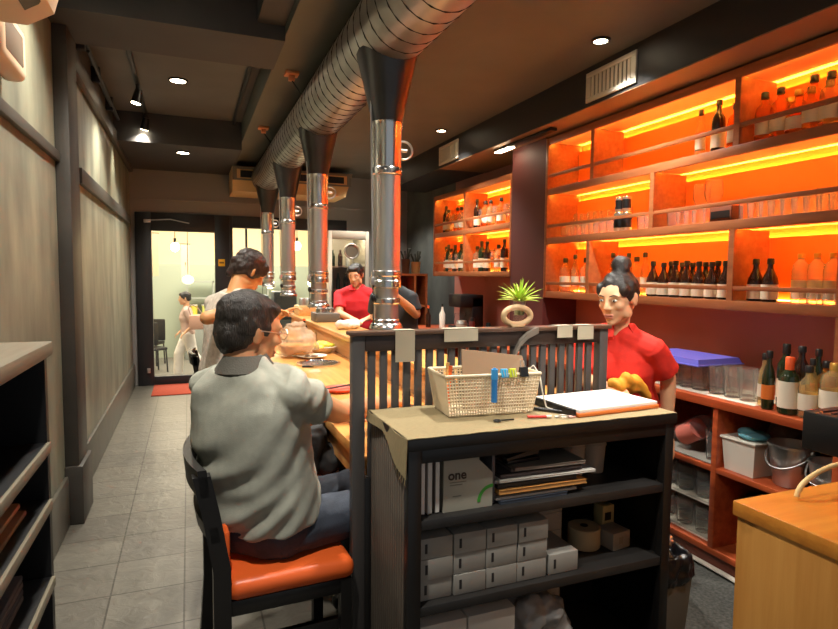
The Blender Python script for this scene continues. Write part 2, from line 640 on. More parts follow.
# conduit on the bulkhead and along the left wall
tag(MB().tube([(.45, 6.3, 2.92), (.45, 4.3, 2.92), (.45, 4.15, 2.88), (.53, 4.1, 2.86)], .016, 8).box((.42, 4.1, 2.84), (.53, 4.2, 2.95), .006).build('conduit_pipe', m_frame), 'dark conduit pipe with junction box along the ceiling bulkhead', 'pipe')
mb = MB().tube([(-.60, 4.1, 2.90), (-.60, 4.9, 2.90), (-.60, 5.1, 2.85), (-.60, 6.3, 2.85)], .014, 8)
mb.tube([(-.58, 4.4, 2.83), (-.58, 6.2, 2.83)], .01, 8)
for y in (4.3, 5.0, 5.8):
    mb.box((-.645, y, 2.81), (-.585, y + .05, 2.925), .006)
mb.build('cable_conduit', m_frame)
tag(bpy.data.objects['cable_conduit'], 'dark cable conduits with clips above the left wall trim', 'pipe')

# ---- ceiling vents in the soffit
def vent(y0, y1, label):
    t = thing('air_vent', label, 'vent', (2.41, y0, 2.52), 0, 'air vents in the soffit')
    L, H = y1 - y0, .185
    f = MB()
    for lo, hi in (((-.014, 0, 0), (0, L, .03)), ((-.014, 0, H - .03), (0, L, H)), ((-.014, 0, .03), (0, .045, H - .03)), ((-.014, L - .045, .03), (0, L, H - .03))):
        f.box(lo, hi, .003)
    f.build('frame', mat('vent_white', (206, 200, 184), .45), t)
    s = MB()
    n = 10
    for k in range(n):
        y = .045 + (L - .09) * (k + .5) / n
        s.box((-.010, y - .013, .03), (-.004, y + .011, H - .03))
    s.build('louver', mat('vent_white', (206, 200, 184), .45), t)
    MB().box((-.002, .04, .028), (-.0005, L - .04, H - .028)).build('backing', m_dark, t)
vent(2.745, 3.2, 'large white louvered air vent in the dark soffit above the big shelf')
vent(5.13, 5.58, 'far white louvered air vent in the soffit above the smaller shelf')
# lamp under the soffit between both vents
t = thing('soffit_lamp', 'slim dark linear lamp with a lit white end under the soffit', 'lamp', (2.50, 4.3, 2.5))
MB().box((-.03, -.6, -.03), (.03, .25, -.006), .005).build('housing', m_dark, t)
MB().box((-.028, .0, -.036), (.028, .24, -.03)).build('lens', m_lamp, t)

# ---- wall-mounted air conditioner and loudspeaker, top left
t = thing('wall_air_conditioner', 'white wall air conditioner with dark slot high on the left wall', 'air conditioner', (XW, 1.48, 2.245))
prof = [(0, 0), (.16, 0), (.24, .05), (.265, .14), (.25, .26), (.0, .29)]
MB().prism([(x, z) for x, z in prof], 1, 0, .92).build('casing', m_cream, t)
MB().hexa([(.178, .04, .004), (.218, .04, .030), (.218, .80, .030), (.178, .80, .004), (.180, .04, .012), (.224, .04, .04), (.224, .80, .04), (.180, .80, .012)]).build('air_slot', m_dark, t)
t = thing('wall_speaker', 'beige rounded box with grey front on the left wall under the air conditioner', 'speaker', (XW, 2.405, 2.135))
MB().box((0, 0, 0), (.085, .335, .20), .03, seg=3).build('casing', m_cream, t)
MB().box((.07, .04, .04), (.088, .27, .16), .008).build('grille', mat('speaker_grille', (120, 104, 84), .7), t)

# ---- concealed cassette air conditioner at the far end of the bulkhead
t = thing('ceiling_air_conditioner', 'long cream ceiling air conditioner behind the steel duct', 'air conditioner', (.50, 7.3, 2.38))
MB().hexa([(0, 0, .0), (1.36, 0, .0), (1.36, .6, .0), (0, .6, .0), (0, 0, .29), (1.45, 0, .29), (1.45, .6, .29), (0, .6, .29)]).build('casing', mat('aircon_tan', (222, 186, 132), .5), t)
mb = MB()
for x0, x1 in ((.09, .44), (.54, .9), (.98, 1.34)):
    mb.box((x0, -.006, .165), (x1, .0, .245))
mb.build('outlet_slot', m_dark, t)
mb = MB()
for lo, hi in (((.0, -.01, .13), (1.43, 0, .15)), ((.0, -.01, .26), (1.44, 0, .29)), ((.0, -.01, .15), (.05, 0, .26)), ((1.38, -.01, .15), (1.43, 0, .26))):
    mb.box(lo, hi)
mb.build('outlet_trim', mat('aircon_grey', (120, 116, 108), .5), t)

# ---- the hall beyond the glass front
m_hw = mat('hall_cream', (250, 226, 178), .7)
m_teal = mat('hall_teal', (178, 190, 172), .6)
struct('floor_hall', MB().box((-3.5, 8.1, -.6), (6, 15, -.52)), mat('hall_floor', (120, 118, 112), .5))
struct('wall_hall', MB().box((-3.5, 14.5, -.52), (6, 14.6, 3.3)).box((-3.6, 8.1, -.52), (-3.5, 14.6, 3.3)).box((6, 8.1, -.52), (6.1, 14.6, 3.3)), m_hw)
struct('ceiling_hall', MB().box((-3.5, 8.12, 3.3), (6, 14.6, 3.4)), m_hw)
struct('trim_5', MB().box((-3.4, 14.44, -.52), (5.9, 14.5, 1.60)), m_teal)
struct('floor_step', MB().box((-.7, 8.1, -.52), (3.0, 8.4, -.02)), m_concrete)
def pendant(loc, drop, label):
    t = thing('pendant_bulb', label, 'pendant lamp', loc)
    MB().tube([(0, 0, 0), (0, 0, -drop)], .006, 6).build('cord', m_dark, t)
    MB().tube([(0, 0, -drop), (0, 0, -drop - .08)], .022, 10).build('socket', m_dark, t)
    MB().ell((0, 0, -drop - .14), (.065, .065, .075)).build('bulb', m_bulb, t)
for px, py, Y, lab in ((175, 247, 10.2, 'glowing pendant bulb seen through the glass door'), (297, 246, 10.0, 'glowing pendant bulb right of the third exhaust pipe'), (270, 284, 9.6, 'low glowing pendant bulb beside the far exhaust pipes'), (312, 283, 9.4, 'low glowing pendant bulb behind the second exhaust pipe')):
    p = at(px, py, Y=Y)
    pendant((p.x, Y, 3.3), 3.3 - p.z - .14, lab)
def banner(px, y0, y1, w_, Y, lab, cols):
    a, b = at(px, y0, Y=Y), at(px, y1, Y=Y)
    t = thing('hanging_banner', lab, 'banner', (a.x, Y, b.z))
    h = a.z - b.z
    MB().box((-w_ / 2, -.006, 0), (w_ / 2, .006, h)).build('cloth', mat('banner_' + cols[0], cols[1], .7), t)
    MB().lathe([(w_ * .3, .1 * h), (w_ * .34, .5 * h), (w_ * .12, .72 * h), (w_ * .12, .88 * h)], (0, -.008, 0), 12, Matrix.Diagonal((1, .1, 1, 1))).build('bottle_picture', mat('banner_print', (150, 92, 40), .6), t)
    MB().tube([(-w_ / 2 - .02, 0, h), (w_ / 2 + .02, 0, h)], .01, 6).build('rod', m_dark, t)
banner(185, 244, 281, .16, 13.0, 'narrow hanging banner with a bottle seen through the glass door', ('cream', (240, 224, 190)))
banner(154, 233, 276, .14, 12.6, 'narrow hanging banner at the left edge of the door glass', ('tan', (214, 196, 160)))
p = at(188, 280, Y=11.2)
t = thing('pendant_lamp', 'white round lampshade seen through the door below the banner', 'pendant lamp', (p.x, 11.2, 3.3))
MB().tube([(0, 0, 0), (0, 0, p.z - 3.3 + .1)], .006, 6).build('cord', m_dark, t)
MB().ell((0, 0, p.z - 3.3), (.10, .10, .08)).build('shade', mat('shade_glow', (255, 240, 214), .6, emit=1.2), t)
# hall furniture
t = thing('hall_counter', 'pale counter with shelf frame at the back of the hall', 'counter', (.5, 13.9, -.52))
MB().box((-.6, 0, 0), (1.9, .4, .95), .01).build('body', mat('hall_counter_grey', (150, 156, 150), .5), t)
MB().box((-.64, -.04, .95), (1.94, .4, 1.0), .006).build('worktop', mat('hall_worktop', (214, 206, 188), .4), t)
mb = MB()
for x in (-.55, 0, .6, 1.2, 1.8):
    mb.box((x, .05, 1.0), (x + .03, .35, 1.75))
mb.box((-.55, .05, 1.35), (1.83, .35, 1.38)).box((-.55, .05, 1.72), (1.83, .35, 1.75))
mb.build('rack', mat('hall_rack', (170, 176, 168), .5), t)
for k, (x, z, c) in enumerate(((-.4, 1.0, (226, 206, 80)), (-.15, 1.0, (206, 214, 120)), (.15, 1.0, (240, 236, 220)), (.4, 1.38, (220, 120, 60)), (.85, 1.0, (96, 160, 110)), (1.4, 1.0, (230, 200, 120)))):
    col = ('yellow', 'lime', 'white', 'orange', 'green', 'tan')[k]
    b = thing('storage_tub', f'{col} tub on the hall counter behind the glass', 'tub', (.5 + x, 14.08, z - .519))
    MB().lathe([(.07, 0), (.085, .2)], n=14).build('body', mat(f'tub_{k}', c, .5), b)
    MB().lathe([(.09, .2), (.09, .222)], n=14).build('lid', mat('tub_lid', (236, 232, 220), .5), b)
def hall_chair(x, y, rz, lab):
    t = thing('hall_chair', lab, 'chair', (x, y, -.52), rz, 'dark chairs in the hall')
    MB().box((-.2, -.2, .43), (.2, .2, .49), .03).build('seat', m_dark, t)
    MB().box((-.2, .17, .49), (.2, .23, .95), .03).build('backrest', m_dark, t)
    for sx in (-.17, .17):
        for sy in (-.17, .17):
            MB().tube([(sx, sy, .43), (sx * 1.1, sy * 1.1, 0)], .016, 8).build('leg', m_frame, t)
hall_chair(-.66, 12.4, .5, 'black chair in the hall at the left edge of the door glass, nearer the door')
hall_chair(-.74, 13.4, -.4, 'black chair in the hall behind another black chair')
p = at(246, 215, Y=9.5)
tag(MB().tube([(p.x, 9.5, -.52), (p.x, 9.5, 3.3)], .018, 8).build('thin_pole', m_frame), 'thin dark pole in the hall behind the standing woman', 'pole')
# blue machine and bottle beyond the end of the counter
t = thing('coffee_boiler', 'blue-grey boiler machine at the far end of the hall window', 'machine', (1.1, 8.75, -.52))
MB().box((-.42, 0, 0), (.42, .45, 1.25), .02).build('stand', mat('boiler_stand', (96, 110, 112), .5), t)
MB().box((-.4, .03, 1.25), (.0, .42, 1.62), .04).build('tank', mat('boiler_blue', (110, 138, 150), .4), t)
MB().box((.06, .03, 1.25), (.4, .42, 1.67), .03).build('grinder', mat('boiler_dark', (62, 76, 84), .4), t)
b = thing('green_bottle', 'small green bottle on the blue-grey machine in the hall', 'bottle', (1.42, 8.95, 1.151))
MB().lathe([(.04, 0), (.04, .16), (.015, .21), (.015, .26)], n=14).build('body', mat('hall_green', (70, 170, 110), .3), b)
MB().lathe([(.018, .26), (.018, .285)], n=10).build('cap', m_white, b)

# ------------------------------------------------------------------ exhaust duct and hoods
DX, DZ, DR = .88, 2.54, .17
t = thing('exhaust_duct', 'large spiral steel exhaust duct running under the bar ceiling', 'duct', (DX, 0, DZ))
n = 32
rings = []
y = -.6
while y < 7.25:
    rings.append([(DR * math.cos(2 * PI * k / n), y, DR * math.sin(2 * PI * k / n)) for k in range(n)])
    y += .157
rings.append([(DR * math.cos(2 * PI * k / n), 7.25, DR * math.sin(2 * PI * k / n)) for k in range(n)])
MB().loft(rings).build('pipe', m_duct, t)
mb = MB()
pts = []
y = -.5
while y < 7.2:
    a = y / .108 * 2 * PI
    pts.append(((DR + .0005) * math.cos(a), y, (DR + .0005) * math.sin(a)))
    y += .108 / 18
mb.tube(pts, .0036, 5)
s_ = mb.build('spiral_seam', m_seam, t)
tag(s_, 'dark spiral seam', 'x')
del s_['category']
HY = (2.67, 4.24, 5.62, 7.12)
HNAME = ('nearest wide', 'second', 'third', 'farthest')
def hood(i, y, zb, xo, lab):
    t = thing('exhaust_hood', lab, 'exhaust pipe', (DX, y, 0), 0, 'exhaust hoods under the duct')
    zt = 2.40
    z2 = 2.10
    # square to round transition, saddled on the duct
    rings = []
    for k in range(9):
        f = k / 8
        e = 1 - f
        rr = .068 * e + .15 * f
        dd = .068 * e + .165 * f
        z = z2 + (2.50 - z2) * f
        rings.append([(rr * math.copysign(abs(math.cos(q)) ** (.65 + .35 * e), math.cos(q)), dd * math.copysign(abs(math.sin(q)) ** (.65 + .35 * e), math.sin(q)), z) for q in [2 * PI * j / 24 for j in range(24)]])
    MB().loft(rings, False).build('transition_hood', m_hopper, t)
    c = MB().lathe([(.070, 1.91), (.070, 2.09), (.073, 2.095), (.073, 2.12), (.068, 2.125)], n=28, cap=False)
    c.lathe([(.066, 1.875), (.073, 1.88), (.073, 1.905), (.069, 1.912)], n=28, cap=False)
    c.build('upper_collar', m_chrome, t)
    MB().lathe([(.066, 1.39), (.066, 1.88)], n=28, cap=False).build('outer_tube', m_steel, t)
    c = MB().lathe([(.066, 1.43), (.073, 1.425), (.073, 1.405), (.069, 1.40), (.069, 1.385), (.073, 1.38), (.073, 1.35), (.062, 1.345)], n=28, cap=False)
    c.lathe([(.060, 1.30), (.067, 1.296), (.067, 1.276), (.060, 1.27)], n=28, cap=False)
    c.build('slide_collar', m_chrome, t)
    MB().lathe([(.059, zb + .03), (.059, 1.35)], n=28, cap=False).build('inner_tube', m_steel, t)
    MB().lathe([(.060, zb + .05), (.064, zb + .045), (.064, zb + .032), (.072, zb + .026), (.080, zb + .01), (.080, zb), (.074, zb)], n=28, cap=False).build('flared_mouth', m_chrome, t)
    # damper handle ring on the right, pull chain on the left
    h = MB().torus((.085, .0, 2.0), .042, .006, Matrix.Rotation(R(90), 4, 'X')).tube([(.06, 0, 2.0), (.10, 0, 2.0)], .009)
    h.build('damper_handle', m_steel, t)
    MB().tube([(-.088, -.02, zt + .05), (-.075, -.02, 1.6), (-.072, -.02, 1.38)], .0045, 6).box((-.085, -.03, 1.36), (-.06, -.005, 1.40), .004).build('slide_rod', m_steel, t)
    MB().ell((-.07, -.02, 1.30), (.012, .012, .02)).tube([(-.072, -.02, 1.36), (-.07, -.02, 1.16)], .003, 6).build('pull_chain', m_dark, t)
hood(0, HY[0], 1.15, 0, 'nearest and largest steel exhaust pipe, ending above the slatted partition')
hood(1, HY[1], 1.17, 0, 'second steel exhaust pipe, between the standing woman and the worker in red by the fridge')
hood(2, HY[2], 1.20, 0, 'third steel exhaust pipe along the duct, beside the standing woman')
hood(3, HY[3], 1.25, 0, 'farthest steel exhaust pipe at the end of the duct')
def hanger(x, y, lab):
    t = thing('duct_hanger', lab, 'bracket', (x, y, 2.745))
    MB().box((-.045, -.045, -.02), (.045, .045, 0), .004).box((-.02, -.02, -.055), (.02, .02, -.02), .004).build('ceiling_block', m_orangebox, t)
    MB().tube([(0, 0, -.05), (DX - x - .13, 0, -.17)], .004, 6).build('rod', m_dark, t)
hanger(.66, 4.03, 'orange bracket block holding the duct rod, nearer the viewer')
hanger(.66, 5.60, 'orange bracket block holding the duct rod, farther along')

# ------------------------------------------------------------------ grill table and raised counter
TX0, TX1, TY0, TY1 = .58, 1.16, 2.02, 7.2
t = thing('grill_table', 'long wooden dining counter in front of the seated man', 'table', (TX0, TY0, 0))
L = TY1 - TY0
MB().box((0, 0, .70), (TX1 - TX0, L, .75), .006).build('tabletop', m_tabletop, t)
MB().box((.02, .03, .60), (.05, L - .02, .70)).build('apron', m_tabletop, t)
for y in (.1, 1.7, 3.3, L - .15):
    MB().box((.30, y, 0), (.38, y + .08, .70), .005).build('leg', m_black, t)
def grill(y, lab):
    t = thing('table_grill', lab, 'grill', (DX, y, .7505), 0, 'round grills set in the wooden dining counter')
    MB().lathe([(.16, 0), (.16, .012), (.145, .014), (.140, .004)], n=28).build('rim', m_chrome, t)
    mb = MB()
    for k in range(-6, 7):
        w_ = math.sqrt(max(.0, .138 ** 2 - (k * .021) ** 2))
        mb.tube([(k * .021, -w_, .009), (k * .021, w_, .009)], .003, 6)
    mb.build('grate', m_dark, t)
for k, y in enumerate(HY[:3]):
    grill(y, f'{ORD[k]} round grill from the viewer, below the {HNAME[k]} exhaust pipe')
t = thing('raised_counter', 'long raised wooden counter between diners and staff', 'counter', (TX1, TY0, 0))
MB().box((-.03, 0, .89), (.30, L + .1, .93), .006).build('worktop', m_tabletop, t)
MB().box((.0, .03, 0), (.05, L, .89)).build('front_panel', wood('counter_panel', (196, 152, 104), (176, 132, 86), .5), t)
MB().box((.05, .03, .84), (.27, L, .89)).box((.22, .03, 0), (.27, L, .84)).build('rear_panel', m_black, t)

# ------------------------------------------------------------------ chairs along the grill table
def make_chair(name, label, loc, rz=0, group=None):
    """faces +x; seat 0.42 deep"""
    t = thing(name, label, 'chair', loc, rz, group)
    MB().box((-.20, -.215, .385), (.215, .215, .455), .03, seg=3).build('seat', m_seat, t)
    MB().box((-.19, -.20, .335), (.205, .20, .387), .006).build('seat_frame', m_black, t)
    for s in (-1, 1):
        MB().hexa([(.165, s * .185 - .019, 0), (.203, s * .185 - .019, 0), (.203, s * .185 + .019, 0), (.165, s * .185 + .019, 0),
                   (.165, s * .185 - .019, .385), (.203, s * .185 - .019, .385), (.203, s * .185 + .019, .385), (.165, s * .185 + .019, .385)]).build('leg', m_black, t)
        pts = [(-.235, 0), (-.215, .30), (-.215, .50), (-.245, .68), (-.27, .80)]
        MB().loft([[(x - .026, s * .195 - .02, z), (x + .026, s * .195 - .02, z), (x + .026, s * .195 + .02, z), (x - .026, s * .195 + .02, z)] for x, z in pts]).build('leg', m_black, t)
    mb = MB()
    for z0, z1, x in ((.735, .82, -.262), (.59, .64, -.232)):
        rings = []
        for k in range(9):
            yy = -.215 + .43 * k / 8
            bow = -.03 * (1 - (yy / .215) ** 2)
            rings.append([(x + bow - .012, yy, z0), (x + bow + .014, yy, z0), (x + bow + .006, yy, z1), (x + bow - .02, yy, z1)])
        mb.loft(rings)
    mb.build('back_rail', m_black, t)
    for y in (-.17, .145):
        MB().box((-.21, y, .20), (.19, y + .025, .23)).build('stretcher', m_black, t)
    MB().box((-.205, -.17, .455), (-.185, .17, .60), .012).build('back_pad', m_seat, t)
    return t
make_chair('dining_chair', 'black wooden chair with orange seat under the man in the grey shirt', (.285, 2.06, 0), R(3), 'orange-seated chairs at the grill table')
make_chair('dining_chair', 'orange-seated black chair holding the dark bag beside the seated man', (.46, 2.72, 0), R(-4), 'orange-seated chairs at the grill table')
make_chair('dining_chair', 'orange-seated black chair farther along, beyond the standing woman', (.30, 4.75, 0), 0, 'orange-seated chairs at the grill table')

# ------------------------------------------------------------------ slatted partition
PY = 1.925
t = thing('slatted_partition', 'black slatted wooden partition behind the cabinet of papers', 'partition', (.515, PY, 0))
PW = 1.07
MB().box((0, 0, 0), (.045, .04, 1.2), .003).build('post', m_slat, t)
MB().box((PW - .04, 0, 0), (PW, .04, 1.2), .003).build('post', m_slat, t)
MB().box((.045, 0, 1.145), (PW - .04, .04, 1.2), .003).build('top_rail', wood('partition_rail', (58, 42, 34), (42, 32, 28), .4, 0), t)
MB().box((-.01, -.012, 1.2), (PW + .01, .052, 1.215), .004).build('cap_rail', wood('partition_cap', (96, 70, 54), (72, 52, 42), .35, 0), t)
MB().box((.045, .003, 0), (PW - .04, .037, .70), .002).build('lower_panel', m_black, t)
x = .060
while x < PW - .07:
    MB().box((x, .010, .70), (x + .026, .027, 1.147), .002).build('slat', m_slat, t)
    x += .0435
for k, (x0, x1, d, lab) in enumerate(((.150, .222, .11, 'long pale paper tape strip over the left part of the partition rail'), (.335, .47, .045, 'wide pale paper tape strip over the middle of the partition rail'), (.815, .885, .045, 'short pale tape strip on the partition rail, left of the last two'), (.91, .985, .055, 'pale tape strip on the partition rail nearest the worker in red'))):
    o = MB().box((x0, -.0145, 1.216 - d), (x1, -.0125, 1.218)).box((x0, -.0145, 1.2155), (x1, .03, 1.218)).build('tape_strip', m_tape)
    o.location = (.515, PY, 0)
    tag(o, lab, 'tape')

# ------------------------------------------------------------------ black cabinet of papers
CX0, CX1, CY0, CY1, CH = .579, 1.541, 1.525, 1.905, .945
t = thing('open_cabinet', 'black open cabinet stacked with papers and white boxes', 'cabinet', (CX0, CY0, 0))
CW, CD = CX1 - CX0, CY1 - CY0
MB().box((-.012, -.008, CH - .035), (CW + .012, CD, CH), .003).build('top_board', m_black, t)
mb = MB().box((.0, .03, 0), (.022, CD, CH - .035))
n = 16
for k in range(n):
    y = .035 + (CD - .045) * k / n
    mb.box((-.008, y, .02), (.0, y + (CD - .045) / n * .62, CH - .04), .002)
mb.build('side_panel', mat('ribbed_side', (98, 88, 78), .5, var=.12, scale=8), t)
MB().box((CW - .022, .03, 0), (CW, CD, CH - .035)).build('side_panel', m_black, t)
MB().box((-.008, 0, 0), (.034, .032, CH - .035), .002).build('front_post', m_black, t)
MB().box((CW - .03, 0, 0), (CW + .006, .032, CH - .035), .002).build('front_post', m_black, t)
MB().box((.034, 0, CH - .075), (CW - .03, .03, CH - .035), .002).build('front_rail', m_black, t)
MB().box((.0, CD - .012, 0), (CW, CD, CH - .035)).build('back_panel', m_black, t)
for z in (.70, .44, .10):
    MB().box((.022, .004, z - .03), (CW - .022, CD - .012, z), .002).build('shelf_board', mat('cabinet_board', (42, 40, 39), .4, var=.2, scale=12), t)

# ------------------------------------------------------------------ left shelf unit
LX0, LX1, LY1 = XW + .003, -.335, 1.70
t = thing('side_shelf', 'black shelf unit with pale wood top against the left wall', 'shelf', (LX0, 0, 0))
LW = LX1 - LX0
MB().box((0, -.4, 1.20), (LW + .012, LY1 + .01, 1.235), .003).build('top_board', m_beige, t)
MB().box((0, LY1 - .025, 0), (LW, LY1, 1.20)).build('end_panel', m_dark, t)
MB().box((0, .60, 0), (LW - .01, .62, 1.20)).build('divider', m_dark, t)
MB().box((0, -.4, 0), (.012, LY1 - .025, 1.20)).build('back_panel', m_dark, t)
for z in (.985, .84, .64, .42, .12):
    MB().box((.012, -.4, z - .022), (LW, LY1 - .025, z), .002).build('shelf_board', m_dark, t)
    MB().box((LW, -.4, z - .024), (LW + .008, LY1 - .025, z + .001), .001).build('edge_strip', m_beige, t)

# ------------------------------------------------------------------ front wood counter, bottom right
t = thing('front_counter', 'honey-coloured wooden counter in the lower right corner', 'counter', (1.157, .30, 0))
MB().box((0, 0, .865), (1.0, .66, .90), .004).build('worktop', m_countertop, t)
MB().box((.008, .008, .0), (.99, .652, .865), .002).build('body', m_counter, t)

# ------------------------------------------------------------------ back bar: lower cabinets
BX, BT = 2.31, .835
t = thing('back_counter', 'red-brown wooden back counter with open cells along the right wall', 'counter', (BX, 0, 0))
BD = 2.945 - BX
MB().box((-.01, .85, BT - .04), (BD, 6.25, BT), .003).build('worktop', m_redwood, t)
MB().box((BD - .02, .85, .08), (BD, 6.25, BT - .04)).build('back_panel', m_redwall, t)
MB().box((.03, .85, 0), (.06, 6.25, .085)).build('plinth', wood('plinth_wood', (120, 56, 34), (96, 44, 28), .5), t)
MB().box((.0, .85, .085), (BD - .02, 6.25, .115), .002).build('bottom_board', m_redwood, t)
DIV = (.85, 1.47, 2.03, 2.62, 3.3, 4.0, 4.7, 5.4, 6.23)
for y in DIV:
    MB().box((0, y - .015, .115), (BD - .02, y + .015, BT - .04), .002).build('divider', m_redwood, t)
for a, b in zip(DIV, DIV[1:]):
    MB().box((.0, a + .015, .485), (BD - .02, b - .015, .51), .002).build('mid_shelf', m_redwood, t)
MB().box((-.0, .85, .012), (.028, 6.25, .02)).build('floor_edge', m_white, t)

# ------------------------------------------------------------------ back bar: lit shelves
SX0, SX1 = 2.63, 2.945
def lit_unit(name, label, y0, y1, rows, rails, divs, top_h=.05):
    """rows: board heights bottom to top; divs: divider positions per row"""
    t = thing(name, label, 'shelf', (SX0, y0, 0))
    D, L = SX1 - SX0, y1 - y0
    MB().box((D - .002, 0, rows[0]), (D, L, rows[-1] + .05)).build('back_panel', m_orange, t)
    for k, z in enumerate(rows):
        MB().box((.02, 0, z + .018), (D - .002, L, z + .05)).box((0, 0, z), (.02, L, z + .05), .002).build('shelf_board', m_shelf, t)
        if k:
            # strip in the gap behind the panel, and an added one behind the front lip to light the panel
            MB().box((D - .014, .03, z - .066), (D - .004, L - .03, z - .052)).build('led_strip', m_led, t)
            MB().box((.03, .03, z + .0165), (D - .003, L - .03, z + .018)).build('board_underside_glow', m_under, t)  # added pale sheet, the strips' yellow light is put into its colour
            MB().box((.021, .03, z + .006), (.028, L - .03, z + .0175)).build('led_strip', m_led2, t)
        if k < len(rows) - 1:
            MB().box((D - .045, .03, z + .051), (D - .035, L - .03, z + .056)).build('led_strip', m_led2, t)
            MB().box((D - .03, 0, z + .05), (D - .018, L, rows[k + 1] - .034)).build('orange_panel', m_orange, t)
    for z0, z1, ds in zip(rows, rows[1:], divs):
        for y in ds:
            MB().box((0, y - y0 - .017, z0 + .05), (D - .06, y - y0 + .017, z1)).build('divider', m_shelf, t)
    for e in (0, L - .03):
        MB().box((-.004, e, rows[0]), (D, e + .03, rows[-1] + .05), .002).build('end_panel', m_shelf, t)
    for z in rails:
        MB().box((.004, .03, z - .011), (.022, L - .03, z + .011), .002).build('guard_rail', m_shelf, t)
    return t
BIG = (1.24, 1.66, 2.04, 2.43)
lit_unit('lit_bottle_shelf', 'large orange-lit wooden bottle shelf on the right wall', .95, 3.985, BIG, (1.355, 1.80, 2.19), ((1.70, 2.26, 3.44), (2.84,), (2.26, 3.42)))
SML = (1.40, 1.83, 2.25)
lit_unit('lit_glass_shelf', 'smaller orange-lit wooden glass shelf beyond the maroon pier', 4.50, 6.25, SML, (1.545, 1.975), ((5.45,), (5.45,)))
struct('wall_pier', MB().box((SX0 - .002, 3.987, BT), (2.95, 4.498, 2.5)), m_redpier)
tag(MB().box((SX0 - .002, 1.68, BT + .001), (2.944, 1.71, 1.239)).build('support_panel', m_shelf), 'upright wooden panel between the back counter and the lit bottle shelf', 'panel')
# small open shelf left of the glass shelf
t = thing('open_shelf', 'small open maroon shelf at the far end of the bar with pots on top', 'shelf', (2.10, 6.42, BT - .2))
for z in (0, .395, .765):
    MB().box((0, 0, z), (.53, .3, z + .025)).build('shelf_board', m_shelf, t)
for x in (0, .36, .505):
    MB().box((x, 0, .025), (x + .025, .3, .765)).build('divider', m_shelf, t)
MB().box((0, .29, .025), (.53, .3, .765)).build('back_panel', m_redpier, t)
MB().box((0, 0, -.63), (.53, .3, 0)).build('base_cabinet', m_redpier, t)

# fridge with glass door at the far end
t = thing('glass_door_fridge', 'white glass-door fridge behind the worker in red at the far end', 'fridge', (1.62, 7.2, 0))
m_fr = mat('fridge_white', (206, 198, 180), .4)
FW, FH = .52, 1.95
MB().box((0, .04, 0), (.02, .7, FH)).box((FW - .02, .04, 0), (FW, .7, FH)).box((0, .68, 0), (FW, .7, FH)).box((0, .04, FH - .02), (FW, .7, FH)).box((0, .04, 0), (FW, .7, .12)).build('body', m_fr, t)
d = MB()
for lo, hi in (((0, 0, .12), (.045, .038, FH)), ((FW - .045, 0, .12), (FW, .038, FH)), ((.045, 0, FH - .1), (FW - .045, .038, FH)), ((.045, 0, .12), (FW - .045, .038, .18))):
    d.box(lo, hi, .003)
d = d.build('door', m_fr, t)
MB().box((.045, .015, .18), (FW - .045, .022, FH - .1)).build('door_glass', m_pane, d)
MB().tube([(.03, -.012, .8), (.03, -.03, .85), (.03, -.03, 1.2), (.03, -.012, 1.25)], .009).build('handle', m_steel, d)
for z in (.5, .85, 1.2, 1.5):
    MB().box((.02, .06, z), (FW - .02, .66, z + .012)).build('shelf', m_steel, t)
MB().box((.06, .10, FH - .06), (FW - .06, .14, FH - .03)).build('lamp', mat('fridge_lamp', (255, 244, 220), .5, emit=22), t)
for k in range(14):
    zz = (.512, .862, 1.212, 1.512)[k % 4]
    x = .08 + .1 * (k // 4) + (.03 if k % 2 else 0)
    o = MB().lathe([(.03, 0), (.03, .13), (.012, .18), (.012, .21)], n=12).build('bottle', [m_greenglass, m_brownglass, mat('milk', (210, 210, 204), .4)][k % 3])
    o.location = (1.62 + x, 7.45, zz + .001)
    tag(o, 'bottle standing on a shelf inside the glass-door fridge', 'bottle', 'bottles in the glass-door fridge')
p = at(353, 251, Y=7.12)
t = thing('round_clock', 'round grey disc with pale rim on the fridge door glass', 'clock', (p.x, 7.195, p.z))
MB().lathe([(.0, 0), (.085, 0), (.085, .018), (0, .018)], n=28, M=Matrix.Rotation(R(90), 4, 'X')).build('face', mat('clock_face', (120, 112, 96), .5), t)
MB().torus((0, -.012, 0), .088, .011, Matrix.Rotation(R(90), 4, 'X')).build('rim', m_steel, t)
# orange-red doormat
tag(MB().box((-.42, 7.25, .0), (.45, 7.93, .012), .004).build('doormat', mat('red_mat', (170, 62, 32), .9, bump=.4, bscale=120)), 'orange-red doormat on the floor before the glass door', 'doormat')

# ------------------------------------------------------------------ bottles and glasses
PROTO = {}


def put(kind, loc, label, cat, group, rz=0, s=None):
    """first use builds and moves the prototype itself, later uses copy it"""
    if kind not in PROTO:
        o = MAKE[kind]()
        PROTO[kind] = o
        o.location = loc
        o.rotation_euler = (0, 0, rz)
        if s:
            o.scale = s if isinstance(s, tuple) else (s, s, s)
        bpy.context.view_layer.update()
        KIDS[o.name] = list(o.children)
        return tag(o, label, cat, group)
    o = dup(PROTO[kind], loc, rz, label, group)
    o.scale = (s if isinstance(s, tuple) else (s, s, s)) if s else (1, 1, 1)
    o['category'] = cat
    return o


def bottle(name, prof, body, capm, capz, lab=None, labm=None, r=None):
    def f():
        t = thing(name, '', 'bottle')
        MB().lathe(prof, n=16).build('body', body, t)
        rn = prof[-1][0]
        MB().lathe([(rn + .004, capz), (rn + .004, prof[-1][1] + .004), (rn + .001, prof[-1][1] + .008)], n=12).build('cap', capm, t)
        if lab:
            MB().lathe([(r + .001, lab[0]), (r + .001, lab[1])], n=16, cap=False).build('paper_label', labm or m_label, t)
        return t
    return f


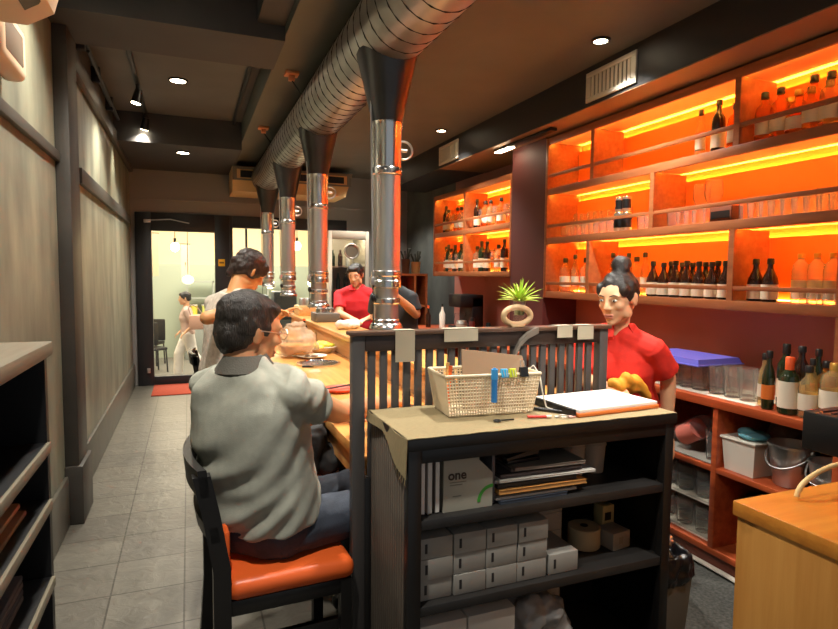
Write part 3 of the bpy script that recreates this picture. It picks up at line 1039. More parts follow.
BELL = [(.030, 0), (.0375, .005), (.038, .09), (.033, .115), (.016, .155), (.0125, .17), (.0125, .205)]
WINE = [(.030, 0), (.036, .004), (.0365, .17), (.034, .20), (.016, .235), (.0135, .25), (.0135, .29)]
WHISKY = [(.036, 0), (.042, .005), (.043, .15), (.038, .178), (.018, .20), (.015, .215), (.015, .25)]
SQUAT = [(.046, 0), (.052, .006), (.053, .11), (.044, .145), (.018, .175), (.016, .20), (.016, .215)]
SLIM = [(.024, 0), (.028, .004), (.0285, .15), (.022, .19), (.012, .22), (.011, .275)]
JAR = [(.050, 0), (.056, .006), (.057, .17), (.05, .20), (.022, .225), (.02, .25)]
MAKE = dict(
    dark=bottle('liquor_bottle', WINE, m_brownglass, m_cap, .27, (.035, .125), None, .0365),
    bell=bottle('liquor_bottle', BELL, m_brownglass, m_cap, .185, (.012, .085), None, .038),
    green=bottle('wine_bottle', WINE, m_greenglass, m_cap, .25, (.04, .13), None, .0365),
    amber=bottle('whisky_bottle', WHISKY, m_amber, m_cap, .225, (.04, .11), None, .043),
    amber2=bottle('whisky_bottle', SQUAT, m_amber, m_capgold, .195, (.03, .09), None, .053),
    pale=bottle('liquor_bottle', WHISKY, m_pale, m_cap, .225, (.04, .12), None, .043),
    slim=bottle('slim_bottle', SLIM, m_pale, m_cap, .25, (.05, .12), None, .0285),
    slimd=bottle('slim_bottle', SLIM, m_greenglass, m_cap, .25, (.05, .12), m_label2, .0285),
    jar=bottle('clear_flagon', JAR, m_flagon, m_capgold, .235, (.02, .12), None, .057),
    orangecap=bottle('liquor_bottle', WHISKY, m_greenglass, m_capred, .20, (.03, .15), None, .043),
    cork=bottle('clear_flagon', JAR, m_pale, m_capgold, .20, (.06, .14), m_label, .057),
)


def glass_thing(name, prof, capm=None):
    def f():
        t = thing(name, '', 'glass')
        b = MB().lathe(prof, n=18, cap=False).lathe([(prof[0][0], prof[0][1]), (prof[0][0] * .98, prof[0][1] + .006)], n=18)
        b.build('bowl' if 'stem' in name else 'tumbler_wall', m_clear, t)
        return t
    return f


def stem_glass():
    t = thing('stemmed_glass', '', 'glass')
    MB().lathe([(.034, 0), (.034, .003), (.006, .008)], n=18).build('foot', m_clear, t)
    MB().lathe([(.005, .006), (.0045, .075)], n=10).build('stem', m_clear, t)
    MB().lathe([(.005, .074), (.026, .095), (.036, .125), (.034, .165), (.030, .185), (.0295, .185), (.033, .165), (.035, .126), (.025, .097), (.004, .078)], n=18, cap=False).build('bowl', m_clear, t)
    return t


def tumbler():
    t = thing('tumbler_glass', '', 'glass')
    MB().lathe([(.028, .008), (.0345, .11), (.037, .11), (.031, 0)], n=18, cap=False).build('wall', m_clear, t)
    MB().lathe([(.030, 0), (.0305, .009)], n=18).build('base', m_clear, t)
    return t


def can():
    t = thing('drink_can', '', 'can')
    MB().lathe([(.024, 0), (.028, .006), (.028, .095)], n=18).build('body', m_steel, t)
    MB().lathe([(.0285, .02), (.0285, .08)], n=18, cap=False).build('print', m_dark, t)
    MB().lathe([(.028, .095), (.023, .103)], n=18).build('lid', m_chrome, t)
    return t


MAKE.update(stem=stem_glass, tumbler=tumbler, can=can)
CATS = dict(stem='glass', tumbler='glass', can='can')
NOUN = dict(bell='bell-shaped dark bottle', dark='dark brown bottle', green='dark green bottle', amber='amber bottle', amber2='squat amber bottle', pale='pale golden bottle', slim='slim pale bottle', slimd='slim dark bottle with orange label', jar='wide clear flagon', stem='stemmed glass', tumbler='clear tumbler', can='steel can', orangecap='bottle with orange cap', cork='pale flagon with broad cap')


def shelf_row(kinds, y0, y1, z, x, where, group, jit=.008, sc=None):
    """kinds go from far (left in the photo) to near"""
    n = len(kinds)
    cnt = {}
    for k, kd in enumerate(kinds):
        y = y0 + (y1 - y0) * (k + .5) / n
        if kd == '-':
            continue
        tot = sum(1 for q in kinds if NOUN.get(q) == NOUN[kd])
        cnt[NOUN[kd]] = cnt.get(NOUN[kd], 0) + 1
        lab = (f'{ORD[cnt[NOUN[kd]] - 1]} ' if tot > 1 else '') + f'{NOUN[kd]} {where}'
        put(kd, (x + rnd.uniform(-jit, jit), y + rnd.uniform(-jit, jit) * .5, z + .0006), lab, CATS.get(kd, 'bottle'), group, rnd.uniform(0, 6), sc if isinstance(sc, tuple) else (sc or 1) * rnd.uniform(.97, 1.03))


# big lit shelf, top row
shelf_row(['slim', 'dark', 'amber'], 2.66, 2.30, 2.48, SX0 + .12, 'from far end left of the top divider', 'bottles on the top lit row')
shelf_row(['amber', 'amber', 'amber2', 'amber', 'pale', 'pale', 'amber2', 'pale'], 2.22, 1.56, 2.09, SX0 + .10, 'from the top divider, front of the top lit row', 'bottles on the top lit row')
shelf_row(['amber2', 'pale', 'amber', 'slim', 'amber', 'pale', 'amber'], 2.17, 1.50, 2.09, SX0 + .21, 'from the top divider, back of the top lit row', 'bottles on the top lit row')
for o in [o for o in C.objects if o.parent is None and str(o.get('label', '')).endswith('left of the top divider')]:
    o.location.z = 2.0906
# middle row
shelf_row(['tumbler'] * 9, 3.90, 3.30, 1.71, SX0 + .11, 'from far end in the front line of the middle lit row', 'tumblers on the middle lit row')
shelf_row(['stem'] * 8, 3.88, 3.25, 1.71, SX0 + .21, 'from far end behind tumblers on the middle lit row', 'stemmed glasses on the middle lit row')
shelf_row(['can', 'can'], 3.24, 3.10, 1.71, SX0 + .07, 'from far end on the middle lit row', 'cans on the middle lit row', .002, 1.25)
shelf_row(['can', 'can'], 3.24, 3.10, 1.71 + .13, SX0 + .07, 'from far end stacked upon another can on the middle lit row', 'cans on the middle lit row', .001, 1.0)
shelf_row(['tumbler'] * 3, 3.06, 2.88, 1.71, SX0 + .11, 'right of the cans on the middle lit row', 'tumblers on the middle lit row')
shelf_row(['tumbler'] * 5, 2.80, 2.48, 1.71, SX0 + .11, 'right of the middle divider', 'tumblers on the middle lit row')
shelf_row(['tumbler'] * 9, 2.30, 1.76, 1.71, SX0 + .10, 'toward the viewer in the right stretch of the middle row', 'tumblers on the middle lit row')
shelf_row(['stem', 'stem'], 2.66, 2.50, 1.71, SX0 + .17, 'standing tall on the middle lit row right of the divider', 'stemmed glasses on the middle lit row', .004, 1.35)
shelf_row(['tumbler'] * 8, 2.27, 1.74, 1.71, SX0 + .20, 'in the back line of the right stretch of the middle row', 'tumblers on the middle lit row')
b = thing('bottle_carton', 'dark brown carton lying on the middle lit row between tumblers', 'box', (SX0 + .06, 2.32, 1.7106))
MB().box((0, 0, 0), (.09, .14, .085), .003).build('body', mat('brown_carton', (120, 62, 34), .6), b)
MB().box((-.001, .01, .02), (.0, .13, .06)).build('print', m_cap, b)
# bottom row
shelf_row(['pale', 'slim', 'pale'], 3.90, 3.52, 1.29, SX0 + .10, 'left of the first lower divider', 'bottles on the lower lit row')
shelf_row(['slim', 'pale', 'slim', 'pale', 'slim'], 3.38, 2.98, 1.29, SX0 + .14, 'behind the bun of the worker in red', 'bottles on the lower lit row')
shelf_row(['bell'] * 7, 2.94, 2.32, 1.29, SX0 + .09, 'with pale label right of the worker in red, counted from her', 'bottles on the lower lit row', .004)
shelf_row(['bell'] * 6, 2.90, 2.36, 1.29, SX0 + .19, 'in the back line right of the worker in red', 'bottles on the lower lit row')
shelf_row(['bell', 'bell'], 2.22, 2.06, 1.29, SX0 + .10, 'just right of the right lower divider', 'bottles on the lower lit row')
shelf_row(['jar'] * 4, 2.04, 1.73, 1.29, SX0 + .17, 'in the right lower cell, counted from the left', 'flagons on the lower lit row', .003, (.67, .67, .93))
shelf_row(['tumbler'] * 5, 1.93, 1.73, 1.29, SX0 + .075, 'in front of the clear flagons', 'tumblers on the lower lit row', .003, .62)
# smaller lit shelf, far end left
for z, rw in ((1.88, 'upper'), (1.45, 'lower')):
    g = 'glasses and bottles on the smaller lit shelf'
    a = ['dark', 'pale', 'stem', 'stem', 'amber', 'pale', 'stem', 'pale'] if rw == 'upper' else ['slim', 'green', 'pale', 'dark', 'stem', 'green', 'pale', 'slim']
    b_ = ['dark', 'stem', 'amber', 'pale', 'stem', 'amber', 'stem'] if rw == 'upper' else ['pale', 'green', 'dark', 'stem', 'pale', 'dark']
    shelf_row(a, 6.16, 5.52, z, SX0 + .10, f'in the {rw} left cell of the smaller lit shelf', g)
    shelf_row(b_, 5.40, 4.72, z, SX0 + .10, f'in the {rw} right cell of the smaller lit shelf', g)
    shelf_row(['stem'] * 5, 6.12, 5.56, z, SX0 + .20, f'at the back of the {rw} left cell of the smaller shelf', g, .006, 1.2)
    shelf_row(['stem'] * 5, 5.38, 4.80, z, SX0 + .20, f'at the back of the {rw} right cell of the smaller shelf', g, .006, 1.2)

# ------------------------------------------------------------------ things on the back counter
BTZ = BT + .0008
tag(MB().sheet(lambda u, v: V((2.345 + .30 * u, 1.86 + .72 * v, BT + .004 + .0015 * math.sin(v * 19) * math.sin(u * 9))), 12, 22, .003).build('white_towel', mat('towel_white', (226, 216, 204), .9, bump=.4, bscale=160)), 'white towel lying under the tumblers on the back counter', 'towel')
k = 0
for ix, x in enumerate((2.41, 2.49, 2.57)):
    for iy in range(5):
        y = 2.54 - .08 * iy
        put('tumbler', (x, y, BT + .008), f'{ORD[iy]} tumbler from the far end under the blue tray, {("front", "middle", "back")[ix]} line', 'glass', 'tumblers drying on the towel', 0, 1.15)
t = thing('blue_tray', 'purple-blue plastic tray lying upside down over the tumblers on the back counter', 'tray', (2.49, 2.385, BT + .137))
MB().loft([[(sx * (.15 - .012 * (z > 0)), sy * (.215 - .012 * (z > 0)), z) for sx, sy in ((-1, -1), (1, -1), (1, 1), (-1, 1))] for z in (0, .028)]).build('base', mat('tray_blue', (92, 92, 190), .4), t)
MB().box((-.158, -.222, -.006), (.158, .222, .002), .003).build('rim', mat('tray_blue', (92, 92, 190), .4), t)
for iy in range(3):
    for ix, x in enumerate((2.41, 2.50)):
        put('tumbler', (x, 2.11 - .085 * iy, BT + .008), f'{ORD[iy]} tumbler right of the blue tray, {("front", "back")[ix]} line', 'glass', 'tumblers beside the blue tray', 0, 1.22)
for x, y, kd, s, lab in ((2.40, 1.86, 'slim', 1.0, 'slim pale bottle at the left end of the counter bottles'), (2.36, 1.80, 'slimd', 1.08, 'slim dark bottle with orange label among the counter bottles'), (2.50, 1.83, 'green', 1.12, 'tall dark green bottle behind the slim ones on the counter'),
                          (2.36, 1.69, 'orangecap', 1.12, 'bottle with orange cap and large pale label on the counter'), (2.48, 1.73, 'dark', 1.12, 'dark brown bottle behind the bottle with orange cap'), (2.37, 1.60, 'pale', 1.0, 'pale golden bottle just right of the bottle with orange cap'),
                          (2.50, 1.62, 'amber', 1.05, 'amber bottle at the back of the counter bottles'), (2.40, 1.50, 'cork', 1.1, 'pale flagon with broad cap at the right of the counter bottles'), (2.38, 1.41, 'green', .98, 'dark green bottle at the right end of the counter bottles'), (2.53, 1.52, 'dark', 1.05, 'dark brown bottle behind the pale flagon on the counter'), (2.60, 1.74, 'slimd', 1.1, 'slim dark bottle with orange label at the very back of the counter bottles'), (2.44, 1.64, 'slim', 1.0, 'slim pale bottle squeezed in the middle of the counter bottles'), (2.62, 1.60, 'amber2', 1.1, 'squat amber bottle at the very back of the counter bottles')):
    put(kd, (x, 1.63 + (y - 1.63) * .86 + .03, BTZ), lab, 'bottle', 'bottles on the back counter', rnd.uniform(0, 6), s * .84)
# far part of the back counter
def at_counter(px, py):
    return at(px, py, Z=BT)
t = thing('coffee_machine', 'black coffee machine on the back counter below the smaller lit shelf', 'coffee machine', (2.52, 5.28, BTZ))
MB().box((0, 0, 0), (.26, .30, .05), .008).build('base', m_dark, t)
MB().box((.13, 0, .05), (.26, .30, .36), .01).build('column', m_dark, t)
MB().box((0, 0, .25), (.26, .30, .38), .012).build('head', m_dark, t)
MB().lathe([(.06, .055), (.068, .10), (.055, .19)], (.07, .15, 0), 18).build('jug', m_clear, t)
for nm, lab, x, y, prof, mm, lid in (('sauce_bottle', 'pale squeeze bottle left of the coffee machine', 2.50, 5.68, [(.03, 0), (.034, .16), (.014, .2), (.01, .24)], m_white, m_cap), ('storage_jar', 'pale jar right of the coffee machine', 2.45, 5.10, [(.05, 0), (.055, .10), (.05, .11)], mat('jar_tan', (170, 150, 130), .5), m_steel),
                                     ('pepper_mill', 'dark red pepper mill on the back counter', 2.45, 4.88, [(.03, 0), (.02, .06), (.03, .12), (.02, .15)], mat('mill_red', (110, 46, 40), .4), m_cap), ('round_kettle', 'small black kettle near the pot with the green plant', 2.45, 4.56, [(.06, 0), (.07, .05), (.05, .11), (.02, .13)], m_dark, m_dark),
                                     ('sauce_bottle', 'dark sauce bottle at the far end of the back counter', 2.45, 5.95, [(.028, 0), (.03, .13), (.013, .17), (.012, .21)], m_brownglass, m_capred)):
    b = thing(nm, lab, nm.split('_')[1], (x, y, BTZ))
    MB().lathe(prof, n=18).build('body', mm, b)
    MB().lathe([(prof[-1][0] * 1.1, prof[-1][1]), (prof[-1][0] * .9, prof[-1][1] + .03)], n=14).build('lid', lid, b)
for x, y, h, r_, mm, lab in ((2.53, 6.56, .14, .06, mat('pot_tan', (170, 140, 96), .6), 'tan pot with dark plant on the small open shelf, nearest the lit shelf'), (2.41, 6.58, .17, .055, mat('pot_brown', (92, 62, 48), .6), 'brown pot on the small open shelf behind the tan pot'), (2.24, 6.58, .2, .07, mat('pot_grey', (120, 118, 112), .5), 'grey pot with twigs at the left of the small open shelf')):
    b = thing('plant_pot', lab, 'plant pot', (x, y, BT - .2 + .7906))
    MB().lathe([(r_ * .8, 0), (r_, h), (r_ * .9, h), (r_ * .85, h - .02)], n=18).build('pot', mm, b)
    mb = MB()
    for k in range(9):
        a = k * 2.4
        mb.cap((.02 * math.cos(a), .02 * math.sin(a), h - .02), .005, (.06 * math.cos(a), .06 * math.sin(a), h + .06 + .03 * (k % 3)), .009, 8)
    mb.build('foliage', mat('pot_foliage', (44, 50, 36), .6), b)

# ------------------------------------------------------------------ cells of the back counter
MZ = .5108
m_pail = mat('satin_steel', (196, 196, 194), .38, 1)
def bucket(x, y, s, lab):
    t = thing('ice_bucket', lab, 'bucket', (x, y, MZ), 0, 'steel ice buckets in the back counter')
    MB().lathe([(.062 * s, 0), (.066 * s, .004), (.088 * s, .17 * s), (.094 * s, .172 * s), (.094 * s, .182 * s), (.086 * s, .182 * s), (.062 * s, .01)], n=28, cap=False).lathe([(.001, .0), (.062 * s, .0), (.062 * s, .006)], n=28).build('pail', m_pail, t)
    pts = [(0, .096 * s * math.cos(a), .16 * s - .0 - .075 * s * math.sin(a)) for a in [PI * k / 14 for k in range(15)]]
    MB().tube([(p[0] - .098 * s * math.sin(PI * i / 14), p[1], p[2]) for i, p in enumerate(pts)], .004, 8).build('handle', m_pail, t)
    for sy in (-1, 1):
        MB().ell((0, sy * .094 * s, .16 * s), (.014, .01, .014)).build('ear', m_pail, t)
bucket(2.43, 1.735, 1.0, 'larger steel ice bucket beside the white basket')
bucket(2.40, 1.545, .88, 'smaller steel ice bucket right of the larger one')
t = thing('white_basket', 'off-white plastic basket of cloths left of the ice buckets', 'basket', (2.42, 1.922, MZ))
MB().loft([[(sx * (.075 + .012 * f), sy * (.075 + .012 * f), z) for sx, sy in ((-1, -1), (1, -1), (1, 1), (-1, 1))] for z, f in ((0, 0), (.155, 1))]).build('tub', m_white, t)
MB().tube([(-.089, -.089, .153), (.089, -.089, .153), (.089, .089, .153), (-.089, .089, .153)], .006, 8, close=True).build('rim', m_white, t)
b = thing('folded_cloth', 'teal cloth lying in the off-white basket', 'cloth', (2.42, 1.91, MZ + .156))
MB().ell((0, 0, .018), (.07, .065, .022)).ell((-.02, .02, .03), (.04, .04, .022)).build('cloth', mat('teal_cloth', (96, 160, 176), .8), b)
b = thing('plastic_bag', 'grey crumpled plastic bag behind the off-white basket', 'bag', (2.62, 1.88, MZ))
mb = MB()
for k in range(14):
    mb.ell((rnd.uniform(-.07, .07), rnd.uniform(-.07, .08), .07 + rnd.uniform(0, .12)), (.06, .06, .07), u=12, v=8)
mb.blob('bag', mat('grey_bag', (110, 106, 100), .35), b, .01, 1, wr=lambda c: .012 * noise.noise(c * 30), world=False)
# left middle cell
b = thing('water_bottle', 'clear plastic bottle with pink contents leaning in the cell under the towel', 'bottle', (2.42, 2.30, MZ))
M_ = Matrix.Translation((0, 0, .082)) @ Matrix.Rotation(R(58), 4, 'X')
MB().lathe([(.055, -.03), (.062, -.02), (.062, .12), (.05, .16), (.026, .19), (.024, .24)], n=20, M=M_).build('body', m_clear, b)
MB().lathe([(.054, -.02), (.054, .09)], n=20, M=M_).build('pink_contents', mat('pink_fill', (232, 128, 112), .6), b)
MB().lathe([(.028, .235), (.028, .262)], n=14, M=M_).build('cap', m_white, b)
tag(MB().box((2.33, 2.05, MZ), (2.62, 2.58, MZ + .006), .002).build('glass_mat', mat('mat_grey', (150, 146, 138), .7)), 'grey mat under the glasses in the middle left cell', 'mat')
for k in range(3):
    put('tumbler', (2.40 + .09 * k, 2.10, MZ + .0065), f'{ORD[k]} tumbler from the front beside the leaning plastic bottle', 'glass', 'tumblers beside the leaning bottle', 0, 1.3)
# lower left cell: two racks of glasses
for q, (z, nm) in enumerate(((.1158, 'lower'), (.2953, 'upper'))):
    t = thing('glass_rack', f'{nm} clear plastic rack of glasses in the bottom cell', 'rack', (2.48, 2.28, z), 0, 'glass racks in the bottom cell')
    mb = MB().box((-.13, -.2, 0), (.13, .2, .012), .003)
    mb.build('base', m_white, t)
    mb = MB()
    for lo, hi in (((-.13, -.2, .012), (-.127, .2, .15)), ((.127, -.2, .012), (.13, .2, .15)), ((-.13, -.2, .012), (.13, -.197, .15)), ((-.13, .197, .012), (.13, .2, .15))):
        mb.box(lo, hi)
    mb.build('wall', m_clear, t)
    for i in range(3):
        for j in range(2):
            put('tumbler', (2.41 + .12 * j, 2.40 - .12 * i, z + .0125), f'{ORD[i]} tumbler from the far end in the {nm} glass rack, {("front", "back")[j]} line', 'glass', 'tumblers in the glass racks', 0, 1.2)
b = thing('pink_sponge', 'pink cloth wad on top of the upper glass rack', 'cloth', (2.43, 2.44, .2953 + .1505))
mb = MB()
for k in range(7):
    mb.ell((rnd.uniform(-.03, .03), rnd.uniform(-.03, .04), .018 + rnd.uniform(0, .01)), (.028, .03, .018), u=10, v=8)
mb.blob('wad', mat('pink_cloth', (226, 140, 130), .8), b, .006, 1, world=False)
t = thing('paper_leaflet', 'cream leaflet leaning at the right of the glass racks', 'leaflet', (2.40, 2.065, .1158))
MB().hexa([(0, -.014, 0), (.16, -.014, 0), (.16, -.011, 0), (0, -.011, 0), (0, .002, .22), (.16, .002, .22), (.16, .005, .22), (0, .005, .22)]).build('sheet', m_paper, t)
t = thing('bin_bag', 'black bin bag sagging in the bottom cell under the buckets', 'bag', (2.55, 1.80, .1158))
mb = MB()
for k in range(16):
    mb.ell((rnd.uniform(-.1, .1), rnd.uniform(-.08, .16), .09 + rnd.uniform(0, .13)), (.075, .07, .085), u=12, v=8)
mb.blob('bag', mat('black_bag', (26, 26, 30), .3), t, .01, 1, wr=lambda c: .016 * noise.noise(c * 22) + .006 * noise.noise(c * 60), world=False)

# ------------------------------------------------------------------ waste bin between cabinet and back counter
p = at(681, 580, Z=.36)
t = thing('waste_bin', 'grey waste bin lined with a black bag right of the black cabinet', 'bin', (1.648, 1.70, 0))
t.scale = (.66, .9, 1)
MB().loft([[(sx * w_, sy * w_, z) for sx, sy in ((-1, -1), (1, -1), (1, 1), (-1, 1))] for z, w_ in ((0, .10), (.34, .125))]).build('body', mat('bin_grey', (120, 120, 114), .5), t)
mb = MB()
def rim(a, w_, z):
    return (w_ * math.copysign(min(1, abs(math.cos(a)) * 1.3), math.cos(a)), w_ * math.copysign(min(1, abs(math.sin(a)) * 1.3), math.sin(a)), z)
mb.loft([[rim(2 * PI * k / 40, w_, z) for k in range(40)] for z, w_ in ((.27, .122), (.29, .134), (.35, .14), (.385, .132), (.39, .115), (.35, .10))])
mb.ell((0, 0, .33), (.11, .11, .05)).blob('liner', mat('black_bag', (26, 26, 30), .3), t, .008, 1, wr=lambda c: .014 * noise.noise(c * 24) + .006 * noise.noise(c * 60), world=False)
b = thing('crumpled_wrapper', 'shiny crumpled wrapper on the black bin liner', 'wrapper', (1.645, 1.66, .40))
MB().ell((0, 0, .012), (.05, .03, .018)).ell((.03, .02, .016), (.03, .035, .016)).blob('foil', m_steel, b, .005, 1, wr=lambda c: .008 * noise.noise(c * 60), world=False)

# ------------------------------------------------------------------ things on the black cabinet
TZ = CH + .0045
def runner(u, v):
    x = CX0 - .03 + (CW + .04) * u
    y = CY0 - .006 + (CD + .0) * v
    z = CH + .004 + .0008 * math.sin(u * 40 + v * 7)
    if x < CX0 - .013:
        z -= .016
    return V((x, y, z))
mb = MB().sheet(lambda u, v: V((CX0 - .0125 + (CW + .02) * u, CY0 - .0085 + (CD + .006) * v, CH + .003 + .0007 * math.sin(u * 60 + v * 9))), 40, 14, .002)
# the part that hangs over the left side, longest and frayed near the front corner
def drop(u, v):
    d = .03 + .085 * max(0, 1 - v * 1.7) ** .8
    return V((CX0 - .0135 - .004 * u - .006 * math.sin(v * 9), CY0 - .009 + (CD + .006) * v, CH + .003 - d * u))
mb.sheet(drop, 8, 20, .002)
for k in range(7):
    mb.tube([(CX0 - .018, CY0 + .0 + .01 * k, CH - .105 + .006 * k), (CX0 - .02 - .004 * (k % 3), CY0 - .004 + .011 * k, CH - .13 + .006 * k)], .0012, 5)
tag(mb.build('table_runner', m_linen), 'frayed beige linen runner covering the top of the black cabinet', 'cloth')

# basket
BXC, BYC = .932, 1.765
BR = R(-5)
t = thing('pen_basket', 'beige woven plastic basket of stationery on the linen runner', 'basket', (BXC, BYC, TZ + .0005), BR)
m_bas = mat('basket_beige', (222, 204, 172), .55)
HB = .135
def bx(z):
    f = z / HB
    return .148 + .02 * f, .075 + .016 * f
mb = MB()
w0, d0 = bx(0)
mb.box((-w0, -d0, 0), (w0, d0, .006), .002)
mb.build('base', m_bas, t)
mb = MB()
nz, nx, ny = 12, 32, 10
for face in ('f', 'b'):
    nn = nx if face in 'fb' else ny
    def pt(s, z, face=face):
        w_, d_ = bx(z)
        if face == 'f':
            return V((-w_ + 2 * w_ * s, -d_, z))
        if face == 'b':
            return V((-w_ + 2 * w_ * s, d_, z))
        if face == 'l':
            return V((-w_, -d_ + 2 * d_ * s, z))
        return V((w_, -d_ + 2 * d_ * s, z))
    for i in range(nn + 1):
        mb.tube([pt(i / nn, .004), pt(i / nn, HB)], .0026, 5)
    for j in range(1, nz):
        mb.tube([pt(0, HB * j / nz), pt(1, HB * j / nz)], .0026, 5)
mb.build('woven_wall', m_bas, t)
for sx in (-1, 1):
    w1, d1 = bx(HB)
    MB().hexa([(sx * w0 - .002, -d0, .003), (sx * w0 + .002, -d0, .003), (sx * w0 + .002, d0, .003), (sx * w0 - .002, d0, .003), (sx * w1 - .002, -d1, HB), (sx * w1 + .002, -d1, HB), (sx * w1 + .002, d1, HB), (sx * w1 - .002, d1, HB)]).build('end_wall', m_bas, t)
w_, d_ = bx(HB)
MB().tube([(-w_, -d_, HB), (w_, -d_, HB), (w_, d_, HB), (-w_, d_, HB)], .006, 8, close=True).build('rim', m_bas, t)
def in_basket(x, y, z):
    return V((BXC + x * math.cos(BR) - y * math.sin(BR), BYC + x * math.sin(BR) + y * math.cos(BR), TZ + z))
def bask_thing(name, lab, cat, x, y, z):
    return thing(name, lab, cat, in_basket(x, y, z), BR)
b = bask_thing('clipboard', 'brown clipboard standing slanted in the beige basket', 'clipboard', .02, .005, .012)
MB().hexa([(-.10, -.035, 0), (.16, -.035, 0), (.16, -.029, 0), (-.10, -.029, 0), (-.085, .035, .195), (.145, .035, .165), (.145, .041, .165), (-.085, .041, .195)]).build('board', mat('board_brown', (136, 108, 80), .6), b)
MB().hexa([(-.09, -.026, .0), (.155, -.026, .0), (.155, -.022, .0), (-.09, -.022, .0), (-.082, .044, .19), (.145, .044, .16), (.145, .048, .16), (-.082, .048, .19)]).build('paper_sheets', m_paper, b)
b = bask_thing('blue_marker', 'blue marker clipped on the front of the beige basket', 'pen', -.005, -.106, .05)
MB().tube([(0, 0, 0), (0, 0, .075)], .010, 12).build('barrel', mat('marker_blue', (40, 120, 190), .4), b)
MB().tube([(0, 0, .075), (0, 0, .108)], .0112, 12).tube([(0, 0, .107), (0, 0, .112)], .005, 8).build('cap', mat('marker_cap', (60, 150, 214), .4), b)
for x, cc, lab in ((.035, (60, 170, 220), 'light blue binder clip on the basket rim'), (.065, (206, 214, 40), 'lime binder clip on the basket rim')):
    b = bask_thing('binder_clip', lab, 'clip', x, -.0915, HB - .006)
    MB().prism([(-.012, 0), (.012, 0), (.004, .026), (-.004, .026)], 0, -.011, .011).build('clamp', mat('clip_' + lab.split()[0], cc, .4), b)
    MB().tube([(-.006, -.006, .024), (-.004, -.016, .002), (.004, -.016, .002), (.006, -.006, .024)], .0014, 6).build('wire_lever', m_steel, b)
b = bask_thing('binder_clip', 'black binder clip at the right of the basket rim', 'clip', .105, -.0915, HB - .006)
MB().prism([(-.012, 0), (.012, 0), (.004, .03), (-.004, .03)], 0, -.014, .014).build('clamp', m_dark, b)
MB().tube([(-.008, .004, .028), (-.006, .012, .05), (.006, .012, .05), (.008, .004, .028)], .0016, 6).build('wire_lever', m_steel, b)
for x, y, cc, lab in ((-.135, -.02, (236, 106, 40), 'orange pen standing in the left of the beige basket'), (-.12, .05, (214, 160, 96), 'wooden pencil standing in the back left corner of the beige basket')):
    b = bask_thing('pen', lab, 'pen', x, y, .007)
    MB().tube([(0, 0, 0), (.012, .01, .13)], .0055, 10).build('barrel', mat('pen_' + lab.split()[0], cc, .4), b)
    MB().tube([(.012, .01, .13), (.0135, .011, .152)], .0065, 10).build('cap', mat('pencap_' + lab.split()[0], tuple(int(q * .85) for q in cc), .4), b)
b = bask_thing('white_cable', 'white cable looping down the right end of the beige basket', 'cable', .180, -.03, 0)
MB().tube([(-.016, .03, .13), (.004, .02, .15), (.018, .0, .12), (.02, -.02, .06), (.03, -.03, .012), (.05, -.04, .004), (.075, -.03, .004)], .0028, 7).build('wire', m_white, b)

# order pad with papers, pens and clips on the runner
PR = R(4)
pc = at(605, 401, Z=.955)
t = thing('paper_folder', 'stack of white papers on an orange folder at the right of the runner', 'folder', (1.365, 1.69, TZ), PR)
MB().box((-.195, -.115, 0), (.165, .135, .012), .002).build('orange_cover', mat('folder_orange', (220, 116, 48), .5), t)
MB().box((-.19, -.11, .0125), (.16, .13, .024), .001).build('papers', m_paper, t)
MB().box((-.21, -.105, .0), (-.197, .12, .026), .004).build('spine', m_dark, t)
b = thing('black_pen', 'black pen lying beside the white papers near the basket', 'pen', (1.14, 1.66, TZ + .0058))
MB().tube([(-.045, .05, 0), (.035, -.045, 0)], .0055, 10).build('barrel', m_dark, b)
MB().tube([(.035, -.045, 0), (.041, -.052, 0)], .003, 8).build('tip', m_steel, b)
b = thing('red_pen', 'short red pen lying on the runner before the basket', 'pen', (1.055, 1.60, TZ + .005))
MB().tube([(-.04, .012, 0), (.02, -.006, 0)], .0048, 10).build('barrel', mat('pen_red', (214, 60, 50), .4), b)
MB().tube([(.02, -.006, 0), (.035, -.011, 0)], .0052, 10).build('cap', m_white, b)
b = thing('dark_key', 'small dark key lying on the runner under the basket front', 'key', (.93, 1.605, TZ + .0005))
MB().torus((-.03, 0, .003), .010, .003).box((-.02, -.0025, .001), (.03, .0025, .005)).build('blade', m_dark, b)
b = thing('key_ring', 'small silver key ring with tags lying before the white papers', 'key ring', (1.135, 1.585, TZ + .0005))
MB().torus((0, 0, .003), .016, .002).build('ring', m_steel, b)
MB().box((.012, -.018, .0), (.035, .0, .004), .001).build('tag', mat('tag_pink', (226, 170, 160), .5), b)
MB().box((-.03, .0, .0), (-.012, .012, .004), .001).build('tag', m_white, b)

